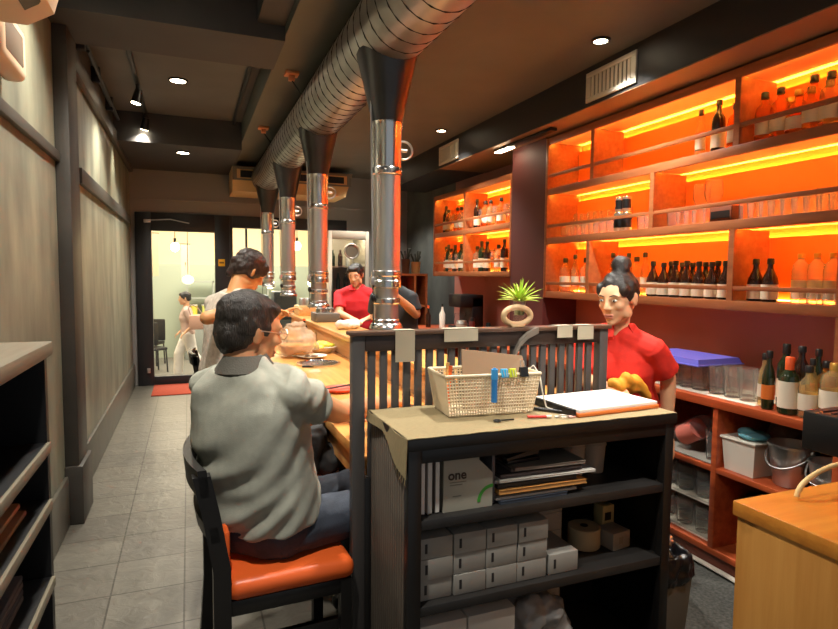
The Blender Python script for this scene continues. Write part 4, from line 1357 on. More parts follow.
# plant in a ring-shaped stand, on the partition cap
t = thing('ring_planter', 'glass cup with spiky green plant on a ring-shaped wooden stand', 'plant', (1.17, PY + .02, 1.2155))
Mx = Matrix.Rotation(R(90), 4, 'X')
MB().torus((-.012, -.018, .043), .040, .0115, Mx @ Matrix.Diagonal((1.45, .82, 1, 1)), n=36).box((-.04, -.03, 0), (.018, -.006, .012), .004).build('ring_stand', wood('ring_wood', (196, 164, 124), (170, 138, 100), .5, 0), t)
MB().lathe([(.022, .0), (.026, .062), (.0235, .062), (.020, .008)], (.02, .019, .038), 18, cap=False).lathe([(.0195, 0), (.022, .04)], (.02, .019, 0), 18).build('cup', m_clear, t)
MB().lathe([(.0195, 0), (.0215, .03)], (.02, .019, .044), 16).build('pebbles', mat('pebbles', (150, 160, 110), .7), t)
mb = MB()
for k in range(46):
    a = k * 2.39996
    el = R(84 - 72 * (k / 46) ** .8)
    L_ = .075 + .03 * rnd.random()
    d = V((math.cos(a) * math.cos(el), math.sin(a) * math.cos(el), math.sin(el)))
    c = V((.02, .019, .095))
    side = d.cross(V((0, 0, 1))).normalized()
    up = side.cross(d)
    rings = []
    for q in range(6):
        f = q / 5
        p = c + d * (.012 + L_ * f) + V((0, 0, -.02 * f * f))
        ww = .0062 * (1 - f) ** .7 + .0006
        rings.append([p + side * ww, p + up * ww * .35, p - side * ww, p - up * ww * .35])
    mb.loft(rings)
mb.build('leaves', mat('leaf_lime', (150, 190, 60), .5, var=.25, scale=30, rgb2=(196, 214, 90)), t)
b = thing('grey_clamp_lamp', 'grey curved clip stem leaning below the ring-shaped plant stand', 'stand', (1.19, PY - .018, 1.115))  # curved stem only, holds no lamp
MB().loft([[V(p) + V((0, 0, sz)) + V((0, sy, 0)) for sy, sz in ((-.012, -.012), (.006, -.012), (.006, .012), (-.012, .012))] for p in ((-.055, 0, .0), (-.03, 0, .045), (.0, 0, .07), (.045, 0, .09))]).build('stem', mat('stem_grey', (130, 122, 112), .4, .3), b)

# ------------------------------------------------------------------ contents of the cabinet shelves
S1, S2, S3 = .7006, .4406, .1006
def cab(name, lab, cat, x, y, z, rz=0, group=None):
    return thing(name, lab, cat, (CX0 + x, CY0 + y, z), rz, group)
m_cover = mat('magazine_cover', (176, 172, 160), .5)
for k, (x, h, c) in enumerate(((.045, .165, (150, 120, 110)), (.068, .17, (196, 188, 176)), (.092, .168, (120, 112, 108)))):
    b = cab('magazine', f'{("rose", "white", "grey")[k]} magazine standing at the left end of the upper shelf', 'magazine', x, .04, S1)
    MB().box((0, 0, 0), (.016, .23, h), .002).build('cover', mat(f'mag_{k}', c, .5), b)
    MB().box((.002, -.0015, .004), (.014, .0, h - .004)).build('pages', m_paper, b)
# magazine file that reads "one"
t = cab('magazine_file', 'pale card magazine file printed with the word one and a green ring', 'file box', .118, .035, S1)
MB().prism([(0, 0), (.165, 0), (.165, .105), (.118, .15), (.118, .17), (0, .17)], 1, 0, .20).build('box', mat('file_card', (172, 169, 154), .6), t)
mb = MB()
for k in range(15):
    a0, a1 = R(88 + 92 * k / 15), R(88 + 92 * (k + 1) / 15)
    c0 = (.165, .028)
    mb.hexa([(c0[0] + r_ * math.cos(a), -.0012 + e, c0[1] - .01 + r_ * math.sin(a)) for e in (0, .0012) for r_, a in ((.042, a0), (.042, a1), (.052, a1), (.052, a0))])
mb.build('green_ring', mat('ring_green', (70, 160, 60), .5), t)
mb = MB()
for z, x0, x1 in ((.088, .02, .075), (.080, .02, .062), (.045, .03, .058)):
    mb.box((x0, -.0012, z), (x1, 0, z + .0022))
mb.build('small_print', mat('print_grey', (120, 116, 104), .6), t)
fc = bpy.data.curves.new('printed_word', 'FONT')
fc.body = 'one'
fc.size = .040
fc.extrude = .0005
fc.offset = .0009
fo = bpy.data.objects.new('printed_word', fc)
C.objects.link(fo)
bpy.context.view_layer.update()
me = bpy.data.meshes.new_from_object(fo.evaluated_get(bpy.context.evaluated_depsgraph_get()))
bpy.data.objects.remove(fo)
me.transform(Matrix.Translation((.014, -.0012, .098)) @ Matrix.Rotation(R(90), 4, 'X'))
me.materials.clear()
me.materials.append(mat('print_brown', (70, 58, 48), .6))
fo = bpy.data.objects.new('printed_word', me)
C.objects.link(fo)
fo.parent = t
b = cab('paper_pad', 'grey paper pad standing behind the card magazine file', 'pad', .118, .245, S1)
MB().box((0, 0, 0), (.15, .012, .185), .001).build('sheets', mat('pad_grey', (160, 156, 146), .6), b)
b = cab('paper_pad', 'narrow grey binder standing right of the card magazine file', 'pad', .288, .05, S1)
MB().box((0, 0, 0), (.012, .2, .165), .002).build('cover', mat('binder_grey', (92, 90, 92), .5), b)
# heap of flat folders, magazines
z = S1
spec = [((.31, .56), .010, (60, 70, 84), 'bottom blue-grey folder'), ((.30, .60), .007, (214, 208, 198), 'white magazine directly on the bottom folder'), ((.30, .585), .012, (66, 56, 50), 'dark brown folder low in the heap'), ((.305, .63), .014, (196, 140, 74), 'tan folded envelope in the middle of the heap'), ((.305, .60), .013, (48, 44, 42), 'black folder above the tan envelope'), ((.30, .67), .009, (208, 204, 204), 'white brochure sticking out of the heap to the right'), ((.305, .66), .007, (230, 226, 216), 'bright white leaflet above the white brochure'), ((.315, .62), .013, (84, 74, 74), 'grey-brown folder in the upper heap'), ((.36, .63), .010, (116, 104, 100), 'mauve magazine second from the top of the heap'), ((.36, .62), .010, (150, 138, 124), 'taupe magazine on top of the heap')]
for k, ((x0, x1), h, c, lab) in enumerate(spec):
    b = cab('paper_folder' if 'folder' in lab or 'envelope' in lab else 'magazine', lab + ' of papers on the upper shelf', 'folder' if 'folder' in lab or 'envelope' in lab else 'magazine', x0, .03 + .012 * (k % 3), z + .0004, R(rnd.uniform(-2, 1)), 'heap of folders on the upper shelf')
    MB().box((0, 0, 0), (x1 - x0, .25, .0016)).box((0, 0, h - .0016), (x1 - x0, .25, h)).box((0, 0, 0), (.0016, .25, h)).build('cover', mat(f'folder_{k}', c, .5), b)
    MB().box((.0018, .002, .0018), (x1 - x0 - .002, .248, h - .0018)).build('pages', mat(f'pages_{k}', tuple(int(q * .85 + 24) for q in c), .7), b)
    z += h + .0006
t = cab('stapler', 'dark stapler lying on top of the heap of folders', 'stapler', .35, .06, z + .0005, R(6))
MB().box((0, 0, 0), (.13, .03, .012), .003).build('base', m_dark, t)
MB().hexa([(0, .003, .013), (.125, .003, .022), (.125, .027, .022), (0, .027, .013), (0, .003, .02), (.125, .003, .04), (.125, .027, .04), (0, .027, .02)]).build('arm', mat('stapler_grey', (70, 66, 64), .4), t)
for x, lab, h in ((.70, 'left pale stack of paper cups on the upper shelf', .15), (.79, 'right pale stack of paper cups on the upper shelf', .17)):
    b = cab('paper_cup_stack', lab, 'cups', x, .2, S1)
    mb = MB()
    mb.lathe([(.036, 0), (.043, .10), (.046, .10), (.046, .105), (.044, .105)], n=22)
    q = .105
    while q < h:
        mb.lathe([(.0435, q), (.0445, q + .012), (.046, q + .012), (.046, q + .017)], n=22)
        q += .016
    mb.build('cups', mat('cup_paper', (170, 160, 146), .6), b)
b = thing('paper_tag', 'white paper tag stuck inside the right side of the cabinet', 'tag', (CX1 - .0235, CY0 + .17, .84))
MB().hexa([(-.0012, -.06, .0), (-.0012, .03, .012), (0, .03, .012), (0, -.06, .0), (-.0012, -.055, .05), (-.0012, .03, .06), (0, .03, .06), (0, -.055, .05)]).build('sheet', mat('tag_grey', (190, 186, 176), .7), b)

# small white cartons: columns by rows
def carton():
    t = thing('white_carton', '', 'box')
    MB().box((0, 0, 0), (.108, .19, .063), .002).build('body', m_carton, t)
    MB().box((.018, -.0008, .018), (.026, .001, .047)).build('slot', mat('carton_slot', (40, 38, 40), .6), t)
    return t
MAKE['carton'] = carton
ROWS = ('bottom', 'middle', 'top')
for cx in range(4):
    for rz_ in range(3):
        put('carton', (CX0 + .040 + cx * .1115 + rnd.uniform(-.001, .001), CY0 + .025 + .006 * rnd.random() + (.0 if cx else .002), S2 + .0006 + rz_ * .0642), f'{ROWS[rz_]} white carton of the {ORD[cx]} column from the left on the middle shelf', 'box', 'white cartons on the middle shelf')
put('carton', (CX0 + .492, CY0 + .03, S2 + .0006), 'single white carton at the right front of the carton rows', 'box', 'white cartons on the middle shelf', 0, 1.05)
for rz_ in range(3):
    put('carton', (CX0 + .545, CY0 + .19, S2 + .0006 + rz_ * .0642), f'{ROWS[rz_]} white carton of the rear column behind the single front carton', 'box', 'white cartons on the middle shelf', 0, (1, .85, 1))
b = cab('paper_roll', 'pale roll of till paper lying on the middle shelf', 'roll', .735, .17, S2 + .0006)
MB().lathe([(.055, 0), (.058, .003), (.058, .07), (.055, .073)], n=28).build('roll', mat('till_paper', (176, 160, 128), .6), b)
MB().lathe([(.014, .0732), (.014, .0745)], n=14).build('core', m_dark, b)
b = cab('small_box', 'pale small box on the middle shelf near the right side', 'box', .80, .09, S2 + .0006, R(8))
MB().box((0, 0, 0), (.085, .08, .062), .002).build('body', m_carton, b)
MB().box((.03, -.0006, .02), (.05, 0, .045)).build('print', mat('print_dim', (140, 134, 124), .6), b)
b = cab('small_box', 'tan little box standing behind the pale small box', 'box', .825, .18, S2 + .0006, R(4))
MB().box((0, 0, 0), (.055, .05, .125), .002).build('body', mat('tan_box', (186, 170, 120), .6), b)
MB().box((.01, -.0006, .07), (.04, 0, .1)).build('print', m_cap, b)
# bottom shelf
for k in range(2):
    b = cab('white_box', f'{("left", "right")[k]} white box on the bottom shelf of the cabinet', 'box', .035 + .17 * k, .03, S3)
    MB().box((0, 0, 0), (.165, .26, .262), .003).build('body', mat('box_bottom', (206, 200, 190), .6), b)
    MB().box((-.0, -.001, .18), (.165, .001, .184)).build('seam', mat('seam_grey', (140, 134, 128), .6), b)
b = cab('plastic_bag', 'crumpled grey translucent bag on the bottom shelf', 'bag', .50, .15, S3)
mb = MB()
for k in range(18):
    mb.ell((rnd.uniform(-.08, .09), rnd.uniform(-.08, .08), .075 + rnd.uniform(0, .12)), (.06, .06, .07), u=12, v=8)
mb.cap((.02, 0, .2), .03, (.07, .0, .275), .018).cap((-.03, 0, .2), .03, (-.08, .02, .265), .018)
mb.blob('bag', mat('clear_bag', (150, 148, 146), .25), b, .009, 1, wr=lambda c: .014 * noise.noise(c * 24) + .005 * noise.noise(c * 70), world=False)

# ------------------------------------------------------------------ left shelf contents
b = thing('menu_stack', 'brown fanned stack of menus on the upper part of the side shelf', 'menus', (LX0 + .05, 1.18, .8408))
for k in range(4):
    MB().box((0, 0, .018 * k), (.24 - .012 * k, .40, .018 * k + .013), .004).build('menu', mat(f'menu_{k % 2}', ((150, 116, 90), (176, 142, 112))[k % 2], .5), b)
for k, (y, c, lab) in enumerate(((1.44, (70, 84, 128), 'blue patterned packet on the lower side shelf, farthest from the viewer'), (1.24, (86, 96, 140), 'blue patterned packet on the lower side shelf, second from its far end'), (1.04, (96, 92, 130), 'violet packet on the lower side shelf, third from its far end'))):
    b = thing('paper_packet', lab, 'packet', (LX0 + .08, y, .4208), 0, 'packets on the lower side shelf')
    MB().box((0, 0, 0), (.21, .17, .17), .012).build('packet', mat(f'packet_{k}', c, .5, var=.5, scale=18, rgb2=(170, 160, 170)), b)
    MB().box((.2101, .03, .04), (.2115, .14, .11)).build('packet_label', mat('packet_label', (190, 180, 180), .6), b)
b = thing('paper_stack', 'dark folders stacked on the middle side shelf', 'folders', (LX0 + .06, 1.15, .6408))
for k in range(4):
    MB().box((0, 0, .016 * k), (.22, .42, .016 * k + .014), .003).build('folder', mat(f'sidefolder_{k % 2}', ((96, 84, 80), (70, 66, 72))[k % 2], .5), b)

# ------------------------------------------------------------------ things on the front counter
t = thing('receipt_printer', 'black till screen box at the right edge above the wooden counter', 'till', (1.30, .78, .9006))
MB().box((.33, -.04, 0), (.55, .14, .016), .005).build('base', m_dark, t)
MB().box((.42, .03, .016), (.46, .07, .2)).build('neck', m_dark, t)
MB().box((-.01, .0, .125), (.60, .12, .212), .004).build('body', mat('till_black', (10, 10, 12), .5), t)
mb = MB()
for k in range(4):
    mb.box((.01, .02 + .022 * k, .212), (.59, .026 + .022 * k, .215))
mb.build('top_groove', mat('till_ridge', (64, 48, 46), .5), t)
t = thing('cane_handle', 'pale curved cane handle behind the wooden counter top', 'handle', (1.30, .95, .9006))
pts = []
for k in range(13):
    a = PI - PI * .62 * k / 12
    pts.append((.17 + .17 * math.cos(a), -.04, .006 + .062 * math.sin(a)))
MB().tube(pts, .006, 10).build('cane', mat('cane', (226, 190, 130), .5), t)

# ------------------------------------------------------------------ things on the dining counter
GZ = .7506
p = at(312, 357, Z=.757)
t = thing('dinner_plate', 'white plate with food scraps on the wooden dining counter', 'plate', (p.x, p.y, GZ))
MB().lathe([(.05, 0), (.06, .004), (.115, .018), (.118, .021), (.11, .019), (.055, .008)], n=30, cap=False).lathe([(.0, .0), (.055, .0), (.056, .008)], n=30).build('dish', m_white, t)
b = thing('food_scraps', 'dark food scraps on the white plate', 'food', (p.x, p.y, GZ + .0085))
MB().ell((.02, 0, .006), (.03, .02, .008)).ell((-.03, .02, .006), (.02, .025, .007)).build('scraps', mat('scraps', (110, 80, 56), .6), b)
p = at(313, 364.5, Z=.755)
t = thing('mobile_phone', 'dark mobile phone lying on the counter before the white plate', 'phone', (p.x, p.y, GZ), R(-12))
MB().box((-.075, -.11, 0), (.075, .11, .010), .004).build('case', m_dark, t)
MB().box((-.068, -.10, .0101), (.068, .10, .0106)).build('screen', mat('phone_screen', (70, 70, 84), .1), t)
p = at(340, 390, Z=.757)
t = thing('red_tray', 'small red dish on the counter near the seated man', 'dish', (p.x, p.y, GZ))
MB().lathe([(.07, 0), (.085, .004), (.10, .02), (.096, .02), (.08, .008), (0, .008)], n=26, cap=False).lathe([(.0, 0), (.07, 0), (.07, .004)], n=26).build('dish', mat('dish_red', (206, 84, 60), .4), t)
b = thing('chopsticks', 'pair of dark chopsticks lying across the small red dish', 'chopsticks', (p.x, p.y, GZ + .0215))
MB().tube([(-.10, -.05, .003), (.11, .06, .003)], .0032, 8).build('chopstick', m_dark, b)
MB().tube([(-.10, -.035, .003), (.11, .072, .003)], .0032, 8).build('chopstick', m_dark, b)
p = at(300, 352, Z=.78)
t = thing('takeaway_bag', 'translucent plastic bag of takeaway food on the dining counter', 'bag', (p.x - .03, p.y, GZ))
mb = MB()
mb.loft([[(w_ * math.cos(a) * (1 + .06 * math.sin(5 * a)), .85 * w_ * math.sin(a) * (1 + .06 * math.sin(7 * a)), z) for a in [2 * PI * k / 30 for k in range(30)]] for z, w_ in ((.022, .13), (.05, .172), (.09, .185), (.15, .16), (.20, .11), (.235, .06), (.26, .08))])
m_bagp = mat('bag_plastic', (232, 176, 120), .25)
mb.blob('film', glass('bag_film', (246, 234, 214), .98, .2, .34), t, .014, 1, wr=lambda c: .03 * noise.noise(c * 11) + .012 * noise.noise(c * 34), world=False)
MB().lathe([(.10, .02), (.13, .08), (.13, .09), (.10, .095)], n=26).build('food_box', mat('box_orange', (238, 176, 110), .5), t)
p = at(322, 349, Z=.78)
t = thing('salad_dish', 'bowl of yellow-green salad leaves beside the takeaway bag', 'dish', (p.x, p.y, GZ))
MB().lathe([(.07, 0), (.12, .05), (.117, .05), (.07, .008)], n=26, cap=False).lathe([(0, 0), (.07, 0), (.07, .008)], n=26).build('bowl', m_white, t)
mb = MB()
for k in range(22):
    a = rnd.uniform(0, 6.28)
    q = rnd.uniform(0, .085)
    mb.ell((q * math.cos(a), q * math.sin(a), .05 + rnd.uniform(0, .035)), (.034, .028, .014), Matrix.Rotation(rnd.uniform(-.5, .5), 4, 'X'), 10, 7)
mb.blob('leaves', mat('salad', (196, 190, 40), .5, var=.3, scale=30, rgb2=(226, 206, 70)), t, .007, 1, world=False)
p = at(318, 336, Z=.80)
t = thing('drinking_glass', 'small clear glass of water behind the salad bowl', 'glass', (p.x, p.y, GZ))
MB().lathe([(.03, .006), (.037, .11), (.039, .11), (.033, 0)], n=20, cap=False).lathe([(0, 0), (.033, 0), (.033, .006)], n=20).build('wall', m_clear, t)
MB().lathe([(.029, .0065), (.034, .075)], n=18).build('water', mat('water', (220, 214, 200), .1), t)
p = at(308, 335, Z=.80)
t = thing('sauce_bottle', 'brown sauce bottle standing behind the takeaway bag', 'bottle', (p.x, p.y + .2, GZ))
MB().lathe([(.03, 0), (.032, .11), (.014, .15), (.013, .18)], n=16).build('body', m_brownglass, t)
MB().lathe([(.016, .178), (.014, .2)], n=12).build('cap', m_capred, t)
p = at(321, 317, Z=.94)
t = thing('rolled_towel', 'rolled white towel on the raised counter near the worker by the fridge', 'towel', (1.30, 5.0, .9306), R(20))
MB().cap((-.09, 0, .042), .042, (.09, .01, .042), .042).cap((-.05, -.02, .03), .03, (.07, -.03, .028), .028).blob('towel', mat('towel_white', (226, 216, 204), .9), t, .007, 1, wr=lambda c: .006 * noise.noise(c * 40), world=False)
p = at(289, 297, Z=.95)
t = thing('wooden_box', 'pale wooden box with dark jar rack at the far end of the raised counter', 'box', (1.17, 6.75, .9306))
MB().box((0, 0, 0), (.26, .32, .11), .005).build('body', wood('box_wood', (220, 186, 130), (200, 160, 104), .5), t)
for k in range(3):
    MB().lathe([(.04, .111), (.04, .19), (.034, .2)], (.06 + .07 * k, .10, 0), 16).build('jar', m_steel, t)
t = thing('wooden_box', 'dark grey box with steel lids on the raised counter beside the worker by the fridge', 'box', (1.17, 5.75, .9306))
MB().box((0, 0, 0), (.24, .28, .09), .005).build('body', mat('rack_grey', (96, 90, 82), .5), t)
for k in range(2):
    MB().lathe([(.05, .091), (.05, .13), (.04, .14)], (.07 + .1 * k, .12, 0), 18).build('lid', m_chrome, t)

# dark bag and jacket heaped on the second chair
t = thing('dark_bag', 'black crumpled jacket and bag heaped on the chair beside the seated man', 'bag', (.47, 2.70, .4556))
mb = MB()
for k in range(22):
    mb.ell((rnd.uniform(-.10, .12), rnd.uniform(-.13, .14), .08 + rnd.uniform(0, .22)), (.09, .09, .075), u=12, v=8)
mb.cap((-.02, -.02, .2), .13, (.0, .0, .33), .09)
mb.blob('jacket', mat('black_cloth', (38, 36, 36), .7, var=.3, scale=10), t, .011, 1, wr=lambda c: .018 * noise.noise(c * 13) + .006 * noise.noise(c * 38), world=False)

# ------------------------------------------------------------------ people
def frame(o, fwd, up=(0, 0, 1)):
    """matrix with +y forward, +z up, +x right"""
    f = V(fwd).normalized()
    u = V(up)
    r_ = f.cross(u).normalized()
    u = r_.cross(f)
    M = Matrix((r_, f, u)).transposed().to_4x4()
    M.translation = V(o)
    return M


def tilt(fwd, pitch, roll=0):
    """forward and up of a head looking along fwd, pitched down by pitch degrees"""
    f = V((fwd[0], fwd[1], 0)).normalized()
    r_ = f.cross(V((0, 0, 1)))
    q = Matrix.Rotation(R(-pitch), 3, r_)
    f2, u2 = q @ f, q @ V((0, 0, 1))
    if roll:
        u2 = Matrix.Rotation(R(roll), 3, f2) @ u2
    return f2, u2


def head_shapes(mb, M, s=1.0):
    def E(c, r, rot=None):
        A = M @ Matrix.Diagonal((s, s, s, 1)) @ Matrix.Translation(V(c))
        if rot:
            A = A @ rot
        mb.ell((0, 0, 0), r, A)
    def K(a, ra, b, rb):
        mb.cap(M @ (V(a) * s), ra * s, M @ (V(b) * s), rb * s)
    E((0, -.018, .034), (.074, .094, .082))
    E((0, .022, .018), (.066, .068, .070))
    E((0, .024, -.036), (.058, .066, .066))
    E((0, .048, -.078), (.036, .036, .030))
    E((0, .072, -.094), (.022, .018, .016))
    E((0, -.03, -.03), (.058, .06, .055))
    for sx in (-1, 1):
        E((sx * .034, .060, -.020), (.024, .024, .022))
        E((sx * .028, .074, .026), (.026, .014, .010))
        E((sx * .050, .012, -.062), (.014, .034, .028))
        A = Matrix.Rotation(R(sx * 14), 4, 'Z') @ Matrix.Rotation(R(-8), 4, 'X')
        E((sx * .074, -.008, -.008), (.008, .020, .032), A)
        E((sx * .080, -.014, .004), (.006, .014, .022), A)
    K((0, .086, .016), .008, (0, .106, -.022), .0105)
    K((-.009, .098, -.026), .009, (.009, .098, -.026), .009)
    K((-.015, .084, -.056), .0075, (.015, .084, -.056), .0075)
    K((-.013, .083, -.067), .0075, (.013, .083, -.067), .0075)


def face_parts(M, s, parent, glasses=False, mask=None):
    def T(c):
        return M @ (V(c) * s)
    for sx in (-1, 1):
        e = MB()
        e.ell((0, 0, 0), (.0112, .0085, .0058), M @ Matrix.Diagonal((s, s, s, 1)) @ Matrix.Translation((sx * .030, .0805, .008)), 14, 10)
        e.use(1).ell((0, 0, 0), (.0052, .0036, .0050), M @ Matrix.Diagonal((s, s, s, 1)) @ Matrix.Translation((sx * .030, .0873, .008)), 12, 8)
        e.build('eye', [m_eye, m_iris], parent, True)
        MB().tube([T((sx * .014, .093, .028)), T((sx * .030, .0915, .033)), T((sx * .046, .079, .029))], [.0022 * s, .003 * s, .0014 * s], 8).build('eyebrow', m_hair, parent, True)
    MB().cap(T((-.017, .088, -.0575)), .0052 * s, T((.017, .088, -.0575)), .0052 * s).cap(T((-.013, .087, -.067)), .006 * s, T((.013, .087, -.067)), .006 * s).build('lips', m_lips, parent, True)
    if glasses:
        mb = MB()
        for sx in (-1, 1):
            mb.tube([T((sx * .033 + .024 * math.cos(a), .101 - .004 * abs(math.cos(a)), .006 + .017 * math.sin(a))) for a in [2 * PI * k / 18 for k in range(18)]], .0014 * s, 6, close=True)
            mb.tube([T((sx * .057, .097, .010)), T((sx * .072, .075, .010)), T((sx * .082, -.004, .008)), T((sx * .082, -.022, -.008))], .0016 * s, 6)
        mb.tube([T((-.009, .101, .010)), T((.009, .101, .010))], .0014 * s, 6)
        g = mb.build('glasses', m_steel, parent, True)
        mb = MB()
        for sx in (-1, 1):
            mb.loft([[T((sx * .033 + .023 * math.cos(a), y, .006 + .016 * math.sin(a))) for a in [2 * PI * k / 18 for k in range(18)]] for y in (.100, .1008)])
        mb.build('lens', m_clear, g, True)


def hair_shapes(mb, M, s, style):
    def E(c, r):
        mb.ell((0, 0, 0), r, M @ Matrix.Diagonal((s, s, s, 1)) @ Matrix.Translation(V(c)))
    def K(a, ra, b, rb):
        mb.cap(M @ (V(a) * s), ra * s, M @ (V(b) * s), rb * s)
    if style == 'short':
        E((0, -.024, .046), (.082, .098, .080))
        E((0, -.052, .000), (.074, .066, .070))
        E((0, .030, .078), (.066, .058, .034))
        for sx in (-1, 1):
            E((sx * .066, -.028, .022), (.018, .052, .046))
            E((sx * .058, .034, .052), (.020, .034, .034))
            E((sx * .070, .022, .014), (.008, .014, .028))
    elif style == 'thin':
        E((0, -.024, .044), (.081, .096, .079))
        E((0, -.050, -.012), (.072, .062, .076))
        E((.0, .024, .076), (.062, .056, .030))
        for sx in (-1, 1):
            E((sx * .066, -.028, .020), (.017, .050, .044))
            E((sx * .070, .020, .014), (.007, .013, .026))
    elif style == 'bun':
        E((0, -.022, .042), (.080, .096, .080))
        E((0, -.060, .000), (.066, .052, .062))
        for sx in (-1, 1):
            E((sx * .060, -.02, .024), (.020, .060, .046))
            E((sx * .056, .034, .046), (.018, .038, .034))
        E((0, -.052, .142), (.044, .046, .040))
        E((.014, -.070, .128), (.034, .034, .032))
        E((-.012, -.034, .120), (.036, .036, .03))
    elif style == 'pony':
        E((0, -.022, .044), (.083, .099, .082))
        E((0, -.058, -.004), (.072, .060, .070))
        for sx in (-1, 1):
            E((sx * .064, -.014, .012), (.020, .062, .060))
            E((sx * .058, .036, .040), (.020, .042, .044))
        E((0, -.100, .0), (.032, .036, .036))
        K((0, -.095, -.03), .030, (0, -.098, -.085), .020)


def hand_shapes(mb, M, side, curl=35, s=1.0):
    """M: +y along the fingers, +z back of the hand; side +1 = thumb towards +x"""
    def K(a, ra, b, rb):
        mb.cap(M @ (V(a) * s), ra * s, M @ (V(b) * s), rb * s, 10)
    for x in (-.028, -.010, .010, .028):
        K((x * .75, .01, 0), .0165, (x, .078, 0), .0125)
    K((0, -.02, 0), .026, (0, .02, 0), .024)
    c = R(curl)
    for x, L in ((-.031, .062), (-.0105, .074), (.0105, .080), (.031, .072)):
        p = V((x, .086, 0))
        a = c * .5
        for q, f in enumerate((.45, .32, .24)):
            d = V((x * .6, math.cos(a), -math.sin(a))).normalized()
            e = p + d * L * f
            K(p, (.0092, .0085, .0076)[q], e, (.0085, .0076, .0066)[q])
            p = e
            a += c * .75
    p = V((side * .026, .018, -.006))
    a = R(38)
    for q, L in enumerate((.034, .030, .024)):
        d = V((side * math.sin(a), math.cos(a), -.25)).normalized()
        e = p + d * L
        K(p, (.0125, .0105, .0095)[q], e, (.0105, .0095, .008)[q])
        p = e
        a -= R(16)


MALE = ((-.10, .150, .108, 0), (.0, .172, .118, 0), (.18, .166, .114, .006), (.38, .160, .112, .01), (.58, .172, .116, .006), (.76, .186, .108, 0), (.90, .150, .084, -.008), (1.0, .075, .062, -.012))
FEMALE = ((-.12, .150, .105, 0), (.0, .162, .110, 0), (.20, .138, .098, .004), (.40, .128, .094, .008), (.60, .146, .108, .018), (.76, .156, .096, .006), (.90, .128, .072, -.006), (1.0, .058, .052, -.012))


def torso_rings(pel, neck, fwd, spec, off=0, t0=-9, t1=9, bend=0, n=28):
    pel, neck = V(pel), V(neck)
    ax = neck - pel
    L = ax.length
    up = ax.normalized()
    r_ = V(fwd).cross(up).normalized()
    f = up.cross(r_)
    pts = []
    ts = [t for t, *_ in spec]
    def interp(t):
        for a, b in zip(spec, spec[1:]):
            if a[0] <= t <= b[0]:
                q = (t - a[0]) / (b[0] - a[0])
                return [a[i] + (b[i] - a[i]) * q for i in range(1, 4)]
        return list(spec[0][1:]) if t < spec[0][0] else list(spec[-1][1:])
    rings = []
    lo, hi = max(ts[0], t0), min(ts[-1], t1)
    N = 18
    for k in range(N + 1):
        t = lo + (hi - lo) * k / N
        w_, d_, o = interp(t)
        w_, d_ = w_ + off, d_ + off
        bd = -bend * math.sin(PI * min(1, max(0, t)))
        c = pel + ax * t + f * (o + bd)
        rings.append([c + r_ * w_ * math.copysign(abs(math.cos(a)) ** .85, math.cos(a)) + f * d_ * math.copysign(abs(math.sin(a)) ** .85, math.sin(a)) for a in [2 * PI * j / n for j in range(n)]])
    return rings


